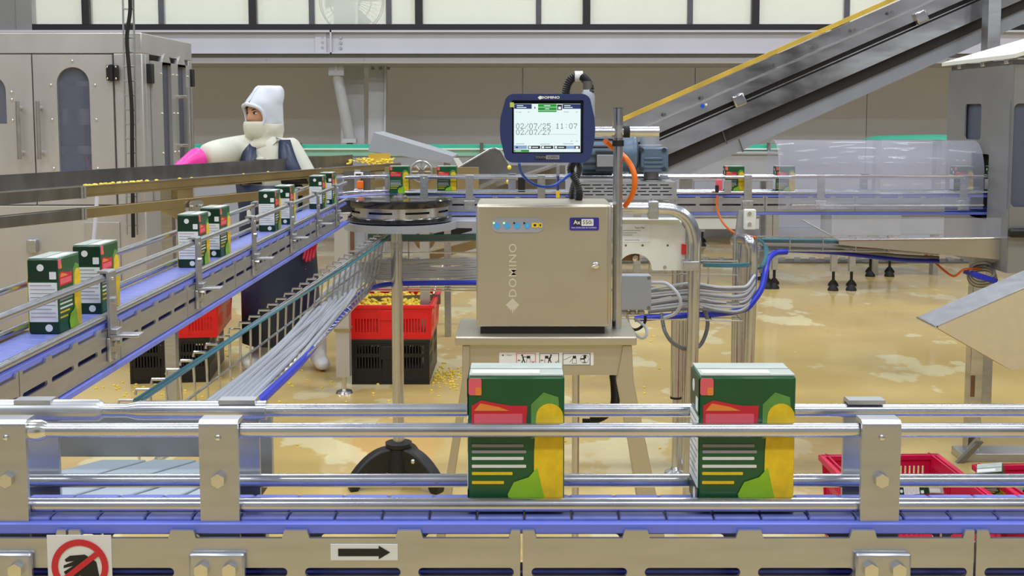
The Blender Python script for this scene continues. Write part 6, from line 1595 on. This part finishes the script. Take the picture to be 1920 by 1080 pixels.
hood_rows = [(0.140, 0.004, 0.004, 0, 0.05, 0, 360, 0), (0.160, 0.026, 0.034, 0.0, 0.05, 0, 360, 0.30), (0.168, 0.052, 0.058, 0, 0.05, 0, 360, 0.20), (0.150, 0.078, 0.082, 0, 0.046, 0, 360, 0.09), (0.11, 0.091, 0.100, 0, 0.034, 0, 360, 0.05),
             (0.08, 0.095, 0.110, 0, 0.018, 0, 360, 0.03), (0.058, 0.095, 0.114, 0, 0.006, 3, 357, 0.0), (0.048, 0.096, 0.114, 0, 0.006, 30, 330, 0.0), (0.03, 0.096, 0.112, 0, 0.008, 46, 314, 0.0), (0.005, 0.095, 0.112, 0, 0.01, 54, 306, 0.01),
             (-0.03, 0.094, 0.112, 0, 0.012, 56, 304, 0.02), (-0.06, 0.095, 0.110, 0, 0.014, 48, 312, 0.03)]
draped('hood', hood_rows, 'hood_white')
draped('hood_cape', [(-0.05, 0.098, 0.108, 0, 0.012, 55, 305, 0.02), (-0.09, 0.104, 0.11, 0, 0.012, 46, 314, 0.05),
                     (-0.125, 0.094, 0.104, 0, 0.01, 25, 335, 0.05), (-0.155, 0.10, 0.108, 0, 0.01, 0, 360, 0.04), (-0.19, 0.125, 0.125, 0, 0.01, 0, 360, 0.04), (-0.25, 0.15, 0.17, 0, 0.01, -60, 60, 0.03)], 'mask_white')
# soft brim around the face opening
edge = [(r[5], r[0], r[1], r[2] if False else r[2]) for r in hood_rows]
lft = [yaw @ Vector((-r[1]*math.sin(R(r[5])), -r[2]*math.cos(R(r[5])) + r[4] - 0.004, r[0])) + hdc for r in reversed(hood_rows[6:])]
rgt = [yaw @ Vector((r[1]*math.sin(R(r[5])), -r[2]*math.cos(R(r[5])) + r[4] - 0.004, r[0])) + hdc for r in hood_rows[6:]]
pth = catmull(lft + rgt, 3)
MB().tube(pth, [0.007 + 0.005*math.sin(PI*k/(len(pth) - 1)) for k in range(len(pth))], 10).build('hood_brim', 'hood_white', wk)
draped('face_mask', [(-0.036, 0.086, 0.112, 0, 0.0, -66, 66, 0), (-0.05, 0.090, 0.121, 0, 0, -70, 70, 0.006), (-0.07, 0.090, 0.122, 0, 0, -75, 75, 0.01), (-0.10, 0.090, 0.116, 0, 0, -80, 80, 0.012), (-0.125, 0.085, 0.106, 0, 0.0, -85, 85, 0.012), (-0.145, 0.078, 0.09, 0, 0.005, -90, 90, 0.01)], 'mask_white')
# coat: torso and sleeves
up = Vector((0,0,1))
CN = [(pel + up*.02, .185, .125), (wai, .165, .12), (che + up*.02, .17, .125), (nkb + up*.0, .085, .085), (rs + Vector((.01,0,.0)), .095, .09), (re, .088), (rw + (re - rw)*.55, .075), (ls_ + Vector((-.01,0,0)), .095, .09), (le, .08), (lw_ + up*.03, .062), (pel - up*.12, .19, .13)]
skin_mesh('coat', CN, [(0,1), (1,2), (2,3), (2,4), (4,5), (5,6), (2,7), (7,8), (8,9), (0,10)], 'coat_white', 0)
# apron: shoulder straps, bib and long skirt wrapped round the front
def wrap(name, rows, m, a0=-105, a1=105):
    b = MB(); n = 30; vs = []
    for (c, rx, ry) in rows:
        for k in range(n + 1):
            a = R(a0 + (a1 - a0)*k/n); q = 1 + 0.02*math.sin(a*9 + c.z*8)
            vs.append(c + Vector((rx*q*math.sin(a), -ry*q*math.cos(a), 0)))
    b.add(vs, [(i*(n+1) + k, i*(n+1) + k + 1, (i+1)*(n+1) + k + 1, (i+1)*(n+1) + k) for i in range(len(rows) - 1) for k in range(n)])
    o = b.build(name, m, wk, angle=60); s_ = o.modifiers.new('thickness', 'SOLIDIFY'); s_.thickness = 0.006; return o
wrap('apron_skirt', [(P(515, 345, WYP), .215, .165), (P(517, 400, WYP), .20, .165), (P(520, 460, WYP), .215, .17), (P(525, 540, WYP), .22, .175), (P(530, 640, WYP), .225, .18)], 'apron_navy', -140, 140)
for s, a_, c_ in ((-1, P(470, 268, WYP - .075), P(466, 345, WYP - .14)), (1, P(533, 262, WYP - .075), P(553, 345, WYP - .14))):
    b = MB(); n = 8; vs = []
    for k in range(n + 1):
        t = k/n; q = a_ + (c_ - a_)*t; q.y = a_.y + (c_.y - a_.y)*math.sin(t*PI/2) - 0.035*math.sin(t*PI); wd = 0.03 + 0.045*t
        vs += [q + Vector((-wd, 0.02 if s < 0 else 0.0, 0)), q + Vector((0, -0.006, 0)), q + Vector((wd, 0.0 if s < 0 else 0.02, 0))]
    b.add(vs, [(3*k + j, 3*k + j + 1, 3*k + j + 4, 3*k + j + 3) for k in range(n) for j in range(2)])
    o = b.build('apron_bib', 'apron_navy', wk, angle=60); s_ = o.modifiers.new('thickness', 'SOLIDIFY'); s_.thickness = 0.006
skin_mesh('trousers', [(pel, .16, .12), (rhip, .105), (rkn, .08), (ran + up*.16, .07), (lhip, .105), (lkn, .08), (lan + up*.16, .07)], [(0,1), (1,2), (2,3), (0,4), (4,5), (5,6)], 'apron_navy', 0)
for q, dx in ((ran, -.05), (lan, .05)):
    f0 = Vector((q.x, q.y, 0.0))
    skin_mesh('boot', [(f0 + up*.26, .062), (f0 + up*.13, .052), (f0 + up*.055, .05, .046), (f0 + Vector((dx*.8, -.1, .042)), .048, .038), (f0 + Vector((dx*1.4, -.17, .035)), .04, .03), (f0 + Vector((-dx*.4, .05, .045)), .042, .04)], [(0,1), (1,2), (2,3), (3,4), (2,5)], 'boot_white', 0)
def glove(name, m, el, wr, hd_, side, spread):
    d = (hd_ - wr).normalized()
    N2 = [(wr + (el - wr)*.6, .08), (wr + (el - wr)*.3, .07), (wr, .042), (wr + d*.05, .045, .026), (wr + d*.09, .046, .022)]; E2 = [(0,1), (1,2), (2,3), (3,4)]
    for fi, chain in enumerate(fingers(wr + d*.045, d, side, spread)):
        i0 = len(N2); rr = (.0105, .010, .009)
        N2 += [(chain[0], rr[0]), (chain[1], rr[1]), (chain[2], rr[2])]; E2 += [(4 if fi < 4 else 3, i0), (i0, i0 + 1), (i0 + 1, i0 + 2)]
    return skin_mesh(name, N2, E2, m, 0)
glove('glove', 'glove_pink', re, rw, rw + (rh - rw).normalized()*.1, Vector((.35, -.9, .1)).normalized(), Vector((-.2, 0, -1)))
glove('glove', 'glove_red', lw_ + up*.12, lw_, lw_ + Vector((-.01, -.02, -.1)), Vector((1, 0, 0)), Vector((-.2, -.8, 0)))
bpy.context.view_layer.update()
